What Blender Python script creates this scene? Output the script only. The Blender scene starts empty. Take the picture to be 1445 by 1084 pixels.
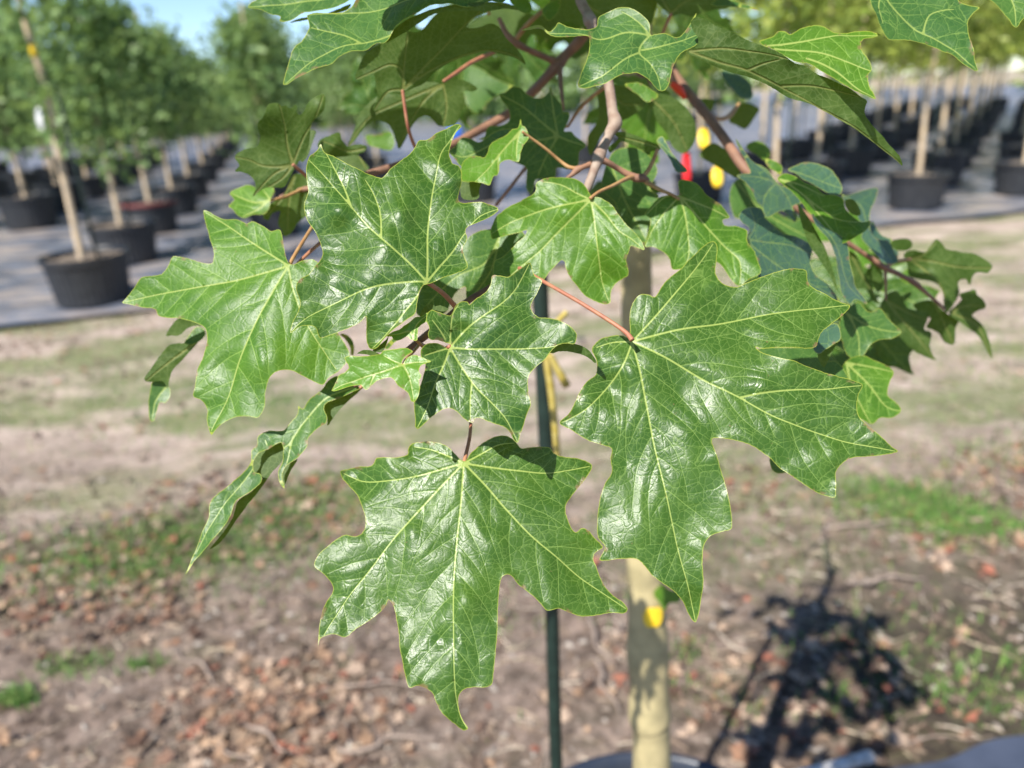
import bpy, bmesh, math, random
import numpy as np
from mathutils import Vector, Matrix, geometry
random.seed(7); rng = np.random.default_rng(11)
S = bpy.context.scene; C = S.collection

# ------------------------------------------------------------------ camera, sky, sun, exposure
CH, PITCH, ROLL, FPX = 1.5, math.radians(20.8), math.radians(3.0), 1085.0
CP = np.array([0, 0, CH])
F_ = np.array([0, math.cos(PITCH), -math.sin(PITCH)])
R0 = np.array([1., 0, 0]); U0 = np.array([0, math.sin(PITCH), math.cos(PITCH)])
R_ = R0 * math.cos(ROLL) - U0 * math.sin(ROLL)
U_ = U0 * math.cos(ROLL) + R0 * math.sin(ROLL)
cam = bpy.data.cameras.new('camera'); co = bpy.data.objects.new('camera', cam); C.objects.link(co)
co.matrix_world = Matrix(((R_[0], U_[0], -F_[0], 0), (R_[1], U_[1], -F_[1], 0), (R_[2], U_[2], -F_[2], CH), (0, 0, 0, 1)))
cam.sensor_width = 36; cam.lens = 36 * FPX / 1445; cam.clip_start = 0.02; cam.clip_end = 600
cam.dof.use_dof = True; cam.dof.focus_distance = 0.365; cam.dof.aperture_fstop = 5.8
S.camera = co
S.render.resolution_x, S.render.resolution_y = 1024, 768

SUN = Vector((-0.56, -0.83, 1.14)).normalized()
world = bpy.data.worlds.new("World"); S.world = world; world.use_nodes = True
nt = world.node_tree; bgn = nt.nodes['Background']
sky = nt.nodes.new('ShaderNodeTexSky'); sky.sky_type = 'NISHITA'; sky.sun_disc = False
sky.sun_elevation = math.asin(SUN.z); sky.sun_rotation = math.atan2(SUN.x, SUN.y)
sky.air_density = 1.0; sky.dust_density = 0.0; sky.ozone_density = 3.0; sky.altitude = 2500
nt.links.new(sky.outputs[0], bgn.inputs[0]); bgn.inputs[1].default_value = 0.105
sl = bpy.data.lights.new('sun', 'SUN'); sl.energy = 5.0; sl.angle = math.radians(0.53); sl.color = (1, 0.955, 0.88)
so = bpy.data.objects.new('sun', sl); C.objects.link(so); so.rotation_euler = SUN.to_track_quat('Z', 'Y').to_euler(); so.location = (-3, -6, 8)
S.view_settings.view_transform = 'Standard'; S.view_settings.look = 'None'
S.view_settings.exposure = 0.88; S.view_settings.gamma = 1

def ray(x, y): return F_ + R_ * ((x - 722.5) / FPX) - U_ * ((y - 542.0) / FPX)
def at(x, y, d): return CP + ray(x, y) * d                      # point of the place at camera depth d
def on_z(x, y, z): r = ray(x, y); return CP + r * ((z - CH) / r[2])
def on_y(x, y, Y): r = ray(x, y); return CP + r * (Y / r[1])

# ------------------------------------------------------------------ helpers
def link(o, parent=None, **kw):
    C.objects.link(o)
    if parent is not None: o.parent = parent
    for k, v in kw.items():
        if v: o[k] = v
    return o
def empty(name, loc, label, cat, group=None):
    o = bpy.data.objects.new(name, None); o.location = loc; o.empty_display_size = 0.05
    return link(o, None, label=label, category=cat, group=group)
def mesh_obj(name, V, Fc, mat, parent=None, smooth=True, **kw):
    me = bpy.data.meshes.new(name)
    me.from_pydata([tuple(map(float, v)) for v in V], [], [tuple(map(int, f)) for f in Fc])
    if smooth and len(me.polygons): me.polygons.foreach_set('use_smooth', [True] * len(me.polygons))
    if mat is not None:
        for m in (mat if isinstance(mat, (list, tuple)) else [mat]): me.materials.append(m)
    me.update()
    return link(bpy.data.objects.new(name, me), parent, **kw)
def catmull(P, step=None, n=6, closed=False):
    P = [np.asarray(p, float) for p in P]; N = len(P); out = []
    for i in range(N if closed else N - 1):
        if closed: p0, p1, p2, p3 = P[i - 1], P[i], P[(i + 1) % N], P[(i + 2) % N]
        else: p0, p1, p2, p3 = P[max(i - 1, 0)], P[i], P[i + 1], P[min(i + 2, N - 1)]
        L = np.linalg.norm(p2 - p1)
        k = max(1, int(round(L / step))) if step else n
        a = 0.5
        t1 = max(np.linalg.norm(p1 - p0), 1e-6) ** a; t2 = t1 + max(L, 1e-6) ** a; t3 = t2 + max(np.linalg.norm(p3 - p2), 1e-6) ** a
        for j in range(k):
            t = t1 + (t2 - t1) * j / k
            A1 = (t1 - t) / t1 * p0 + t / t1 * p1 if np.linalg.norm(p1 - p0) > 1e-6 else p1
            A2 = (t2 - t) / (t2 - t1) * p1 + (t - t1) / (t2 - t1) * p2
            A3 = (t3 - t) / (t3 - t2) * p2 + (t - t2) / (t3 - t2) * p3 if np.linalg.norm(p3 - p2) > 1e-6 else p2
            B1 = (t2 - t) / t2 * A1 + t / t2 * A2; B2 = (t3 - t) / (t3 - t1) * A2 + (t - t1) / (t3 - t1) * A3
            out.append((t2 - t) / (t2 - t1) * B1 + (t - t1) / (t2 - t1) * B2)
    if not closed: out.append(P[-1])
    return out
def tube_geo(P, Rr, seg=10, n=5, rough=0.0, V=None, Fc=None):
    """round tapered tube through P with a radius per point"""
    Q = catmull([np.append(np.asarray(p, float), r) for p, r in zip(P, Rr)], n=n)
    V = [] if V is None else V; Fc = [] if Fc is None else Fc
    b0 = len(V); up = None
    for i, q in enumerate(Q):
        a = Q[max(i - 1, 0)][:3]; b = Q[min(i + 1, len(Q) - 1)][:3]
        t = (b - a) / (np.linalg.norm(b - a) + 1e-12)
        if up is None:
            up = np.cross(t, [0.3, 0.5, 0.81]); up /= np.linalg.norm(up)
        up = up - t * np.dot(up, t); up /= np.linalg.norm(up) + 1e-12
        w = np.cross(t, up)
        for k in range(seg):
            an = 2 * math.pi * k / seg; rr = q[3] * (1 + rough * rng.uniform(-1, 1))
            V.append(q[:3] + (up * math.cos(an) + w * math.sin(an)) * rr)
    m = len(Q)
    for i in range(m - 1):
        for k in range(seg):
            Fc.append((b0 + i * seg + k, b0 + i * seg + (k + 1) % seg, b0 + (i + 1) * seg + (k + 1) % seg, b0 + (i + 1) * seg + k))
    Fc.append(tuple(b0 + k for k in range(seg))[::-1]); Fc.append(tuple(b0 + (m - 1) * seg + k for k in range(seg)))
    return V, Fc
def tube(name, P, Rr, mat, parent=None, seg=10, n=5, rough=0.0, **kw):
    V, Fc = tube_geo(P, Rr, seg, n, rough); return mesh_obj(name, V, Fc, mat, parent, **kw)
def lathe_geo(prof, seg=48, V=None, Fc=None, c=(0, 0, 0), rib=0.0):
    V = [] if V is None else V; Fc = [] if Fc is None else Fc; b0 = len(V)
    for j, (r, z) in enumerate(prof):
        for k in range(seg):
            a = 2 * math.pi * k / seg; rr = r + (rib if (k % 2 == 0) else 0)
            V.append((c[0] + rr * math.cos(a), c[1] + rr * math.sin(a), c[2] + z))
    for j in range(len(prof) - 1):
        for k in range(seg):
            Fc.append((b0 + j * seg + k, b0 + j * seg + (k + 1) % seg, b0 + (j + 1) * seg + (k + 1) % seg, b0 + (j + 1) * seg + k))
    return V, Fc
# value noise in numpy (2-D), for relief and scatter
_tab = rng.uniform(-1, 1, (256, 256))
def vnoise(x, y, s=1.0, ox=0.0):
    x = np.asarray(x, float) / s + ox + 91.3; y = np.asarray(y, float) / s + ox * 1.7 + 57.7
    xi = np.floor(x).astype(int); yi = np.floor(y).astype(int); fx = x - xi; fy = y - yi
    fx = fx * fx * (3 - 2 * fx); fy = fy * fy * (3 - 2 * fy)
    g = lambda a, b: _tab[a % 256, b % 256]
    return (g(xi, yi) * (1 - fx) + g(xi + 1, yi) * fx) * (1 - fy) + (g(xi, yi + 1) * (1 - fx) + g(xi + 1, yi + 1) * fx) * fy

# ------------------------------------------------------------------ material helpers
class NT:
    def __init__(s, name):
        s.m = bpy.data.materials.new(name); s.m.use_nodes = True; s.t = s.m.node_tree
        s.out = s.t.nodes['Material Output']; s.p = s.t.nodes['Principled BSDF']
    def n(s, typ, **kw):
        nd = s.t.nodes.new(typ)
        for k, v in kw.items(): setattr(nd, k, v)
        return nd
    def l(s, a, b): s.t.links.new(a, b)
    def put(s, sock, v):
        if hasattr(v, 'is_output'): s.l(v, sock)
        elif isinstance(v, tuple) and len(v) == 3 and sock.type == 'RGBA': sock.default_value = (*v, 1)
        else: sock.default_value = v
    def attr(s, name, out='Fac'): return s.n('ShaderNodeAttribute', attribute_name=name).outputs[out]
    def noise(s, vec, scale, detail=4, rough=0.55, out='Fac', dist=0.0):
        nd = s.n('ShaderNodeTexNoise'); nd.inputs['Scale'].default_value = scale; nd.inputs['Detail'].default_value = detail
        nd.inputs['Roughness'].default_value = rough; nd.inputs['Distortion'].default_value = dist
        if vec is not None: s.l(vec, nd.inputs['Vector'])
        return nd.outputs[out]
    def vor(s, vec, scale, feature='DISTANCE_TO_EDGE', out='Distance', rnd=1.0):
        nd = s.n('ShaderNodeTexVoronoi', feature=feature); nd.inputs['Scale'].default_value = scale
        nd.inputs['Randomness'].default_value = rnd
        if vec is not None: s.l(vec, nd.inputs['Vector'])
        return nd.outputs[out]
    def mr(s, v, a, b, c=0.0, d=1.0, smooth=True):
        nd = s.n('ShaderNodeMapRange', interpolation_type='SMOOTHSTEP' if smooth else 'LINEAR')
        s.put(nd.inputs[0], v)
        for i, x in zip((1, 2, 3, 4), (a, b, c, d)): nd.inputs[i].default_value = x
        return nd.outputs[0]
    def math(s, op, a, b=0.0):
        nd = s.n('ShaderNodeMath', operation=op); s.put(nd.inputs[0], a); s.put(nd.inputs[1], b); return nd.outputs[0]
    def vadd(s, a, b, k):
        m = s.n('ShaderNodeVectorMath', operation='MULTIPLY_ADD'); s.l(b, m.inputs[0]); m.inputs[1].default_value = (k, k, k); s.l(a, m.inputs[2]); return m.outputs[0]
    def mix(s, f, a, b, bt='MIX'):
        nd = s.n('ShaderNodeMix', data_type='RGBA', blend_type=bt); s.put(nd.inputs[0], f); s.put(nd.inputs[6], a); s.put(nd.inputs[7], b); return nd.outputs[2]
    def bump(s, h, dist, strength=1.0, normal=None):
        nd = s.n('ShaderNodeBump'); s.l(h, nd.inputs['Height']); nd.inputs['Distance'].default_value = dist; nd.inputs['Strength'].default_value = strength
        if normal is not None: s.l(normal, nd.inputs['Normal'])
        return nd.outputs[0]
    def coord(s, which='Object'): return s.n('ShaderNodeTexCoord').outputs[which]
    def set(s, base=None, rough=None, normal=None, spec=None):
        if base is not None: s.put(s.p.inputs['Base Color'], base)
        if rough is not None: s.put(s.p.inputs['Roughness'], rough)
        if normal is not None: s.l(normal, s.p.inputs['Normal'])
        if spec is not None: s.p.inputs['Specular IOR Level'].default_value = spec
        return s.m

def leaf_material(name, g1, g2, under=False, rough=0.36, retic=1.0, trans=0.28, young=0.0, vk=1.0, spec=0.34):
    s = NT(name)
    lc = s.attr('lc', 'Vector'); pv = s.attr('pvein'); sv = s.attr('svein'); ed = s.attr('edge')
    rnd = s.n('ShaderNodeObjectInfo').outputs['Random']
    wob = s.noise(lc, 0.22, 2, out='Color')
    lw = s.vadd(lc, wob, 1.6)
    big = s.vor(lw, 0.30); fine = s.vor(s.vadd(lc, wob, 0.8), 0.85); mid = s.vor(s.vadd(lc, wob, -1.3), 0.14)
    bigl = s.mr(big, 0.0, 0.075, 1, 0); finel = s.mr(fine, 0.0, 0.10, 1, 0); midl = s.mr(mid, 0.0, 0.03, 1, 0)
    pm = s.mr(pv, 0.45, 1.15, 1, 0); sm = s.mr(sv, 0.4, 1.3, 1, 0); em = s.mr(ed, 0.08, 0.5, 1, 0)
    base = s.mix(s.mr(s.noise(lc, 0.045, 3), 0.35, 0.68), g1, g2)
    base = s.mix(s.math('MULTIPLY', s.mr(s.noise(lc, 1.4, 3), 0.4, 0.75), 0.35), base, tuple(c * 0.62 for c in g1))
    base = s.mix(s.math('MULTIPLY', rnd, 0.35), base, tuple(c * k for c, k in zip(g2, (1.25, 1.12, 0.9))))
    vcol = (0.29, 0.37, 0.09) if not under else (0.30, 0.31, 0.07)
    v2 = (0.17, 0.27, 0.06) if not under else (0.16, 0.22, 0.065)
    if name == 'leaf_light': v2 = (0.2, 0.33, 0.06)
    base = s.mix(s.math('MULTIPLY', finel, 0.09 * retic), base, v2)
    base = s.mix(s.math('MULTIPLY', bigl, 0.30 * retic), base, v2)
    base = s.mix(s.math('MULTIPLY', midl, 0.5), base, v2)
    base = s.mix(s.math('MULTIPLY', sm, 0.7 * vk), base, v2 if not under else vcol)
    base = s.mix(s.math('MULTIPLY', pm, 0.95 * vk), base, vcol)
    # small brown flecks of wear
    sp = s.math('MULTIPLY', s.mr(s.noise(lc, 0.5, 2), 0.74, 0.79), 0.8)
    base = s.mix(sp, base, (0.16, 0.11, 0.05))
    ymask = s.math('MULTIPLY', em, 0.55)
    base = s.mix(ymask, base, (0.42, 0.44, 0.06))
    if young: base = s.mix(young, base, (0.15, 0.26, 0.03))
    bm_ = s.math('MULTIPLY', s.mr(ed, 0.3, 2.2, 1, 0), s.mr(s.noise(lc, 0.16, 3), 0.60, 0.68))
    base = s.mix(s.math('MULTIPLY', bm_, 0.8), base, (0.20, 0.12, 0.06))
    base = s.mix(s.math('MULTIPLY', s.mr(s.noise(lc, 0.3, 5, 0.7), 0.66, 0.74), 0.5), base, (0.26, 0.30, 0.14))
    # relief: quilted cells, grooves at the veins
    h1 = s.mr(big, 0.0, 0.22); h2 = s.mr(fine, 0.0, 0.25)
    h = s.math('ADD', s.math('MULTIPLY', h1, 0.62), s.math('MULTIPLY', h2, 0.22))
    h = s.math('ADD', h, s.math('MULTIPLY', s.mr(mid, 0, 0.10), 0.7))
    h = s.math('ADD', h, s.math('MULTIPLY', s.mr(sv, 0.0, 3.5), 0.9))
    h = s.math('ADD', h, s.math('MULTIPLY', s.mr(pv, 0.0, 2.5), 1.2))
    h = s.math('ADD', h, s.math('MULTIPLY', s.noise(lc, 1.6, 3), 0.10))
    nb = s.bump(h, 0.000065, 1.0)
    rr = s.math('ADD', s.math('MULTIPLY', s.noise(lc, 0.09, 3), 0.30), rough - 0.15)
    s.set(base, rr, nb, spec)
    tr = s.n('ShaderNodeBsdfTranslucent')
    tcol = s.mix(0.55, base, (0.30, 0.42, 0.02)); tcol = s.mix(s.math('MULTIPLY', s.math('MAXIMUM', pm, s.math('MULTIPLY', sm, 0.5)), 0.6), tcol, (0.36, 0.34, 0.04))
    s.l(tcol, tr.inputs['Color']); s.l(nb, tr.inputs['Normal'])
    ms = s.n('ShaderNodeMixShader'); ms.inputs[0].default_value = trans
    s.l(s.p.outputs[0], ms.inputs[1]); s.l(tr.outputs[0], ms.inputs[2]); s.l(ms.outputs[0], s.out.inputs[0])
    return s.m
M = {}
# a leaf surface carries its upper skin on one side and its paler lower skin on the other
def two_sided(name, top, bot):
    """one material whose front is the upper skin and whose back is the lower skin of the leaf"""
    a = leaf_material(name, **top); b = NT('tmp')
    t = a.node_tree
    # lower skin: separate principled + translucent pair, chosen by the side of the surface that is hit
    geo = t.nodes.new('ShaderNodeNewGeometry')
    p = t.nodes.new('ShaderNodeBsdfPrincipled'); tr = t.nodes.new('ShaderNodeBsdfTranslucent')
    pv = t.nodes.new('ShaderNodeAttribute'); pv.attribute_name = 'pvein'
    sv = t.nodes.new('ShaderNodeAttribute'); sv.attribute_name = 'svein'
    lc = t.nodes.new('ShaderNodeAttribute'); lc.attribute_name = 'lc'
    def mr(src, x0, x1, y0, y1):
        nd = t.nodes.new('ShaderNodeMapRange'); nd.interpolation_type = 'SMOOTHSTEP'; t.links.new(src, nd.inputs[0])
        for i, x in zip((1, 2, 3, 4), (x0, x1, y0, y1)): nd.inputs[i].default_value = x
        return nd.outputs[0]
    def mix(f, x, y):
        nd = t.nodes.new('ShaderNodeMix'); nd.data_type = 'RGBA'
        for sk, v in ((nd.inputs[0], f), (nd.inputs[6], x), (nd.inputs[7], y)):
            if hasattr(v, 'is_output'): t.links.new(v, sk)
            elif isinstance(v, tuple): sk.default_value = (*v, 1)
            else: sk.default_value = v
        return nd.outputs[2]
    vo = t.nodes.new('ShaderNodeTexVoronoi'); vo.feature = 'DISTANCE_TO_EDGE'; vo.inputs['Scale'].default_value = 0.3; t.links.new(lc.outputs['Vector'], vo.inputs['Vector'])
    nz = t.nodes.new('ShaderNodeTexNoise'); nz.inputs['Scale'].default_value = 0.08; t.links.new(lc.outputs['Vector'], nz.inputs['Vector'])
    c = mix(mr(nz.outputs['Fac'], 0.35, 0.65, 0, 1), bot[0], bot[1])
    c = mix(mr(vo.outputs['Distance'], 0, 0.09, 0.3, 0), c, (0.2, 0.26, 0.09))
    c = mix(mr(sv.outputs['Fac'], 0.4, 1.4, 0.25, 0), c, (0.24, 0.29, 0.1))
    c = mix(mr(pv.outputs['Fac'], 0.5, 1.4, 0.45, 0), c, (0.34, 0.33, 0.11))
    t.links.new(c, p.inputs['Base Color']); p.inputs['Roughness'].default_value = 0.55; p.inputs['Specular IOR Level'].default_value = 0.25
    tc = mix(0.65, c, (0.34, 0.46, 0.015)); t.links.new(tc, tr.inputs['Color'])
    bp = t.nodes.new('ShaderNodeBump'); bp.inputs['Distance'].default_value = 0.0006; bp.invert = True
    t.links.new(mr(pv.outputs['Fac'], 0.0, 2.2, 0, 1), bp.inputs['Height']); t.links.new(bp.outputs[0], p.inputs['Normal'])
    ms = t.nodes.new('ShaderNodeMixShader'); ms.inputs[0].default_value = 0.40
    t.links.new(p.outputs[0], ms.inputs[1]); t.links.new(tr.outputs[0], ms.inputs[2])
    fin = t.nodes.new('ShaderNodeMixShader'); out = t.nodes['Material Output']; first = out.inputs[0].links[0].from_socket
    t.links.new(geo.outputs['Backfacing'], fin.inputs[0]); t.links.new(first, fin.inputs[1]); t.links.new(ms.outputs[0], fin.inputs[2])
    t.links.new(fin.outputs[0], out.inputs[0]); bpy.data.materials.remove(b.m)
    return a
UND = ((0.038, 0.080, 0.014), (0.060, 0.108, 0.022))
M_SKY_TINT = dict(g1=(0.034, 0.088, 0.054), g2=(0.052, 0.115, 0.070), rough=0.36, retic=0.3, trans=0.15, vk=.3, spec=.5)  # blue of reflected skylight put into the leaf colour
M['glossy'] = two_sided('leaf_glossy', dict(g1=(0.020, 0.072, 0.009), g2=(0.044, 0.110, 0.012), rough=0.375, spec=0.36, trans=.25), UND)
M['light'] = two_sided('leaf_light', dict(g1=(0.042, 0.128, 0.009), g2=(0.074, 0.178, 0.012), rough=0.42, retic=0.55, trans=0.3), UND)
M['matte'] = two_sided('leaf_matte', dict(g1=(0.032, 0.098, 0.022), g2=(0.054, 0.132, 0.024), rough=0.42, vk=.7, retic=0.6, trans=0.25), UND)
M['sky_tint'] = two_sided('leaf_sky_tint', M_SKY_TINT, UND)
M['young'] = two_sided('leaf_young', dict(g1=(0.070, 0.185, 0.014), g2=(0.1, 0.235, 0.02), rough=0.38, retic=0.8, trans=0.3), UND)

def simple(name, base, rough=0.6, noise=0.0, scale=20, bump=0.0, bdist=0.002, spec=0.4, c2=None, metal=0):
    s = NT(name); oc = s.coord('Object'); nz = s.noise(oc, scale, 5)
    col = s.mix(s.mr(nz, 0.3, 0.7), base, c2 if c2 else tuple(c * (1 - noise) for c in base))
    s.set(col, rough, s.bump(nz, bdist, bump) if bump else None, spec); s.p.inputs['Metallic'].default_value = metal
    return s.m
M['petiole'] = simple('petiole_skin', (0.30, 0.105, 0.065), 0.5, scale=180, c2=(0.36, 0.17, 0.09), bump=0.5, bdist=0.0003)
M['petiole_tan'] = simple('tan_petiole_skin', (0.38, 0.23, 0.095), 0.55, scale=160, c2=(0.30, 0.15, 0.06), bump=0.5, bdist=0.0003)
M['twig'] = simple('twig_bark', (0.21, 0.135, 0.10), 0.7, scale=120, c2=(0.31, 0.24, 0.19), bump=0.7, bdist=0.0008)
M['twig_dark'] = simple('dark_twig_bark', (0.10, 0.05, 0.035), 0.6, scale=120, c2=(0.17, 0.085, 0.05), bump=0.6, bdist=0.0006)
M['branch_brown'] = simple('brown_branch_bark', (0.27, 0.14, 0.085), 0.65, scale=70, c2=(0.17, 0.09, 0.06), bump=0.7, bdist=0.001)
M['trunk'] = simple('trunk_bark', (0.45, 0.375, 0.20), 0.75, scale=34, c2=(0.30, 0.255, 0.135), bump=0.8, bdist=0.002)
M['trunk_far'] = simple('pale_trunk_bark', (0.56, 0.43, 0.28), 0.8, scale=9, c2=(0.42, 0.34, 0.25), bump=0.4, bdist=0.004)
M['stake'] = simple('green_stake_paint', (0.006, 0.017, 0.013), 0.5, scale=60, c2=(0.011, 0.027, 0.021), spec=0.5)
M['tie'] = simple('yellow_tie', (0.34, 0.26, 0.05), 0.5, scale=120, c2=(0.44, 0.36, 0.12))
M['yellow'] = simple('yellow_plastic', (0.80, 0.50, 0.01), 0.45, scale=90, c2=(0.85, 0.60, 0.04))
M['red'] = simple('red_plastic', (0.55, 0.01, 0.015), 0.45, scale=90, c2=(0.65, 0.02, 0.02))
M['blue'] = simple('blue_plastic', (0.04, 0.14, 0.55), 0.45, scale=90, c2=(0.05, 0.18, 0.65))
M['white'] = simple('white_plastic', (0.75, 0.75, 0.76), 0.45, scale=40, c2=(0.66, 0.66, 0.68))
M['pipe'] = simple('grey_pipe_plastic', (0.62, 0.61, 0.60), 0.5, scale=40, c2=(0.36, 0.34, 0.32))
M['pot'] = simple('black_pot_plastic', (0.016, 0.018, 0.022), 0.42, scale=14, c2=(0.028, 0.030, 0.034), bump=0.2, bdist=0.003, spec=0.5)
M['rimpot'] = simple('blue_black_pot_plastic', (0.018, 0.025, 0.042), 0.38, scale=25, c2=(0.03, 0.036, 0.05), spec=0.5)
M['soil'] = simple('potting_soil', (0.085, 0.062, 0.045), 0.95, scale=28, c2=(0.25, 0.20, 0.15), bump=1.0, bdist=0.02)

# ------------------------------------------------------------------ ground
EU = np.array([0.963, 0.27]); EV = np.array([-0.27, 0.963]); VEDGE = 6.6      # along / across the front edge of the cloth
def ground_z(x, y):
    x = np.asarray(x, float); y = np.asarray(y, float); v = x * EV[0] + y * EV[1]
    k = np.clip((VEDGE - v) / 0.6, 0, 1)
    z = 0.016 * vnoise(x, y, 0.55) + 0.009 * vnoise(x, y, 0.17, 3) + 0.005 * vnoise(x, y, 0.07, 9)
    return z * k - 0.03 * (1 - k)
def axis_vals(lo, hi, fine, far):
    a = list(np.arange(lo, hi, fine)); s = fine; x = hi
    while x < far: a.append(x); s *= 1.25; x += s
    s = fine; x = lo - fine; b = []
    while x > -far: b.append(x); s *= 1.25; x -= s
    return np.array(b[::-1] + a)
gx = axis_vals(-4.5, 6.0, 0.045, 400); gy = axis_vals(-0.5, 8.5, 0.045, 400)
X, Y = np.meshgrid(gx, gy); Z = ground_z(X, Y)
V = np.stack([X.ravel(), Y.ravel(), Z.ravel()], 1); nx, ny = len(gx), len(gy)
idx = np.arange(nx * ny).reshape(ny, nx)
Fc = np.stack([idx[:-1, :-1].ravel(), idx[:-1, 1:].ravel(), idx[1:, 1:].ravel(), idx[1:, :-1].ravel()], 1)
s = NT('ground_soil'); oc = s.coord('Object')
sep = s.n('ShaderNodeSeparateXYZ'); s.l(oc, sep.inputs[0])
stretch = s.n('ShaderNodeMapping'); s.l(oc, stretch.inputs[0]); stretch.inputs['Rotation'].default_value = (0, 0, -0.28); stretch.inputs['Scale'].default_value = (0.55, 1.25, 1)
so_ = stretch.outputs[0]
sand = s.mix(s.mr(s.noise(so_, 5, 6, 0.65), 0.35, 0.68), (0.50, 0.40, 0.335), (0.30, 0.235, 0.19))
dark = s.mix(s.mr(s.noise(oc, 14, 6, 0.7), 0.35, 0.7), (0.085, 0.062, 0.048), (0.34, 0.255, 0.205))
green = s.mix(s.mr(s.noise(oc, 22, 5, 0.7), 0.35, 0.7), (0.10, 0.15, 0.04), (0.26, 0.26, 0.13))
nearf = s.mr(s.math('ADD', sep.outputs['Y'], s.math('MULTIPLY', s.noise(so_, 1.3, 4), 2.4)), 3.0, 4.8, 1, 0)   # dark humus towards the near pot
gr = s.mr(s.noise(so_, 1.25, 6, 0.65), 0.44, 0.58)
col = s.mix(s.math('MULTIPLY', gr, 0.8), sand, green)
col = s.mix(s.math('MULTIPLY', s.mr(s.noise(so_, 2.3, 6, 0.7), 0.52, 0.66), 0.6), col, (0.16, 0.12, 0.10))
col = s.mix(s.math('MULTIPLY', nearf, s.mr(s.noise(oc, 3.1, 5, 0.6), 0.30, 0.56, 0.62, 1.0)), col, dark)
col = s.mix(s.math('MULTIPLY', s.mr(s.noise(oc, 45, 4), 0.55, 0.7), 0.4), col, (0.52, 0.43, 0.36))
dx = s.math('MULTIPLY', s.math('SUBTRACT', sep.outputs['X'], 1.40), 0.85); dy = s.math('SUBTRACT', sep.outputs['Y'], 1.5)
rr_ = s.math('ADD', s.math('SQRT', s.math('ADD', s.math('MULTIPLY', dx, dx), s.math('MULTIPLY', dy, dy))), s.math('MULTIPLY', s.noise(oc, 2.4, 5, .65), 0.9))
col = s.mix(s.math('MULTIPLY', s.mr(rr_, 0.80, 1.30, 1, 0), 0.9), col, s.mix(s.mr(s.noise(oc, 20, 5, .7), .38, .66), (0.045, 0.036, 0.028), (0.105, 0.095, 0.055)))   # dark soil with painted-in shade, merging into the tree's cast shadow
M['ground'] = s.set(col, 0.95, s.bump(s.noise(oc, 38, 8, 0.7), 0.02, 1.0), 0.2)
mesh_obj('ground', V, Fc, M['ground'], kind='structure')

# woven ground cloth under the pots, a sheet with soft wrinkles and seams
def cloth_z(u, v): return 0.004 + 0.010 * (vnoise(u, v * 3, 0.5) + 1) * np.clip((v - VEDGE) / 0.4, 0.15, 1) + 0.006 * (vnoise(u * 0.4, v, 0.13, 5) + 1)
gu = axis_vals(-6, 9, 0.09, 60); gv = np.concatenate([np.arange(VEDGE, 14, 0.07), VEDGE + 7.4 * 1.06 ** np.arange(1, 40)])
Uu, Vv = np.meshgrid(gu, gv); edge_w = 0.09 * vnoise(Uu, Uu * 0, 0.9) + 0.05 * vnoise(Uu, Uu * 0, 0.25, 4)
Vw = Vv + edge_w * np.clip(1 - (Vv - VEDGE) / 0.8, 0, 1)
XX = Uu * EU[0] + Vw * EV[0]; YY = Uu * EU[1] + Vw * EV[1]; ZZ = cloth_z(Uu, Vv)
nx, ny = len(gu), len(gv); idx = np.arange(nx * ny).reshape(ny, nx)
Fc = np.stack([idx[:-1, :-1].ravel(), idx[:-1, 1:].ravel(), idx[1:, 1:].ravel(), idx[1:, :-1].ravel()], 1)
s = NT('ground_cloth_weave'); oc = s.coord('Object')
col = s.mix(s.mr(s.noise(oc, 1.6, 6, 0.6), 0.35, 0.65), (0.055, 0.064, 0.088), (0.135, 0.150, 0.190))
st = s.n('ShaderNodeMapping'); s.l(oc, st.inputs[0]); st.inputs['Rotation'].default_value = (0, 0, -0.28); st.inputs['Scale'].default_value = (0.5, 2.2, 1)
col = s.mix(s.math('MULTIPLY', s.mr(s.noise(st.outputs[0], 1.7, 6, 0.7), 0.47, 0.60), 0.8), col, (0.36, 0.30, 0.26))   # drifts of sand
M['cloth'] = s.set(col, 0.42, s.bump(s.noise(oc, 90, 4), 0.004, 0.6), 0.5)
mesh_obj('ground_cover_cloth', np.stack([XX.ravel(), YY.ravel(), ZZ.ravel()], 1), Fc, M['cloth'], kind='structure')
# near mat in the lower right corner
MV, MF = [], []
p0 = on_z(1290, 1082, 0.03)[:2]; p1 = on_z(1450, 1036, 0.03)[:2]; dd = (p1 - p0); nrm = np.array([dd[1], -dd[0]]) / np.linalg.norm(dd)
for j in range(25):
    for i in range(60):
        t = i / 59 * 3.0 - 0.4; w = j / 24 * 0.9
        q = p0 + dd * t + nrm * (w + 0.008 * math.sin(t * 7))
        MV.append((q[0], q[1], 0.035 + 0.002 * float(vnoise(q[0], q[1], 0.12, 6)) + 0.03 * min(1, w)))
for j in range(24):
    for i in range(59): MF.append((j * 60 + i, j * 60 + i + 1, (j + 1) * 60 + i + 1, (j + 1) * 60 + i))
M['mat'] = simple('dark_mat_plastic', (0.030, 0.038, 0.058), 0.40, scale=9, c2=(0.060, 0.072, 0.105), spec=0.5)
mesh_obj('ground_mat', MV, MF, M['mat'], kind='structure')

MAT_P0, MAT_DD, MAT_N = p0, dd, nrm
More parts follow.
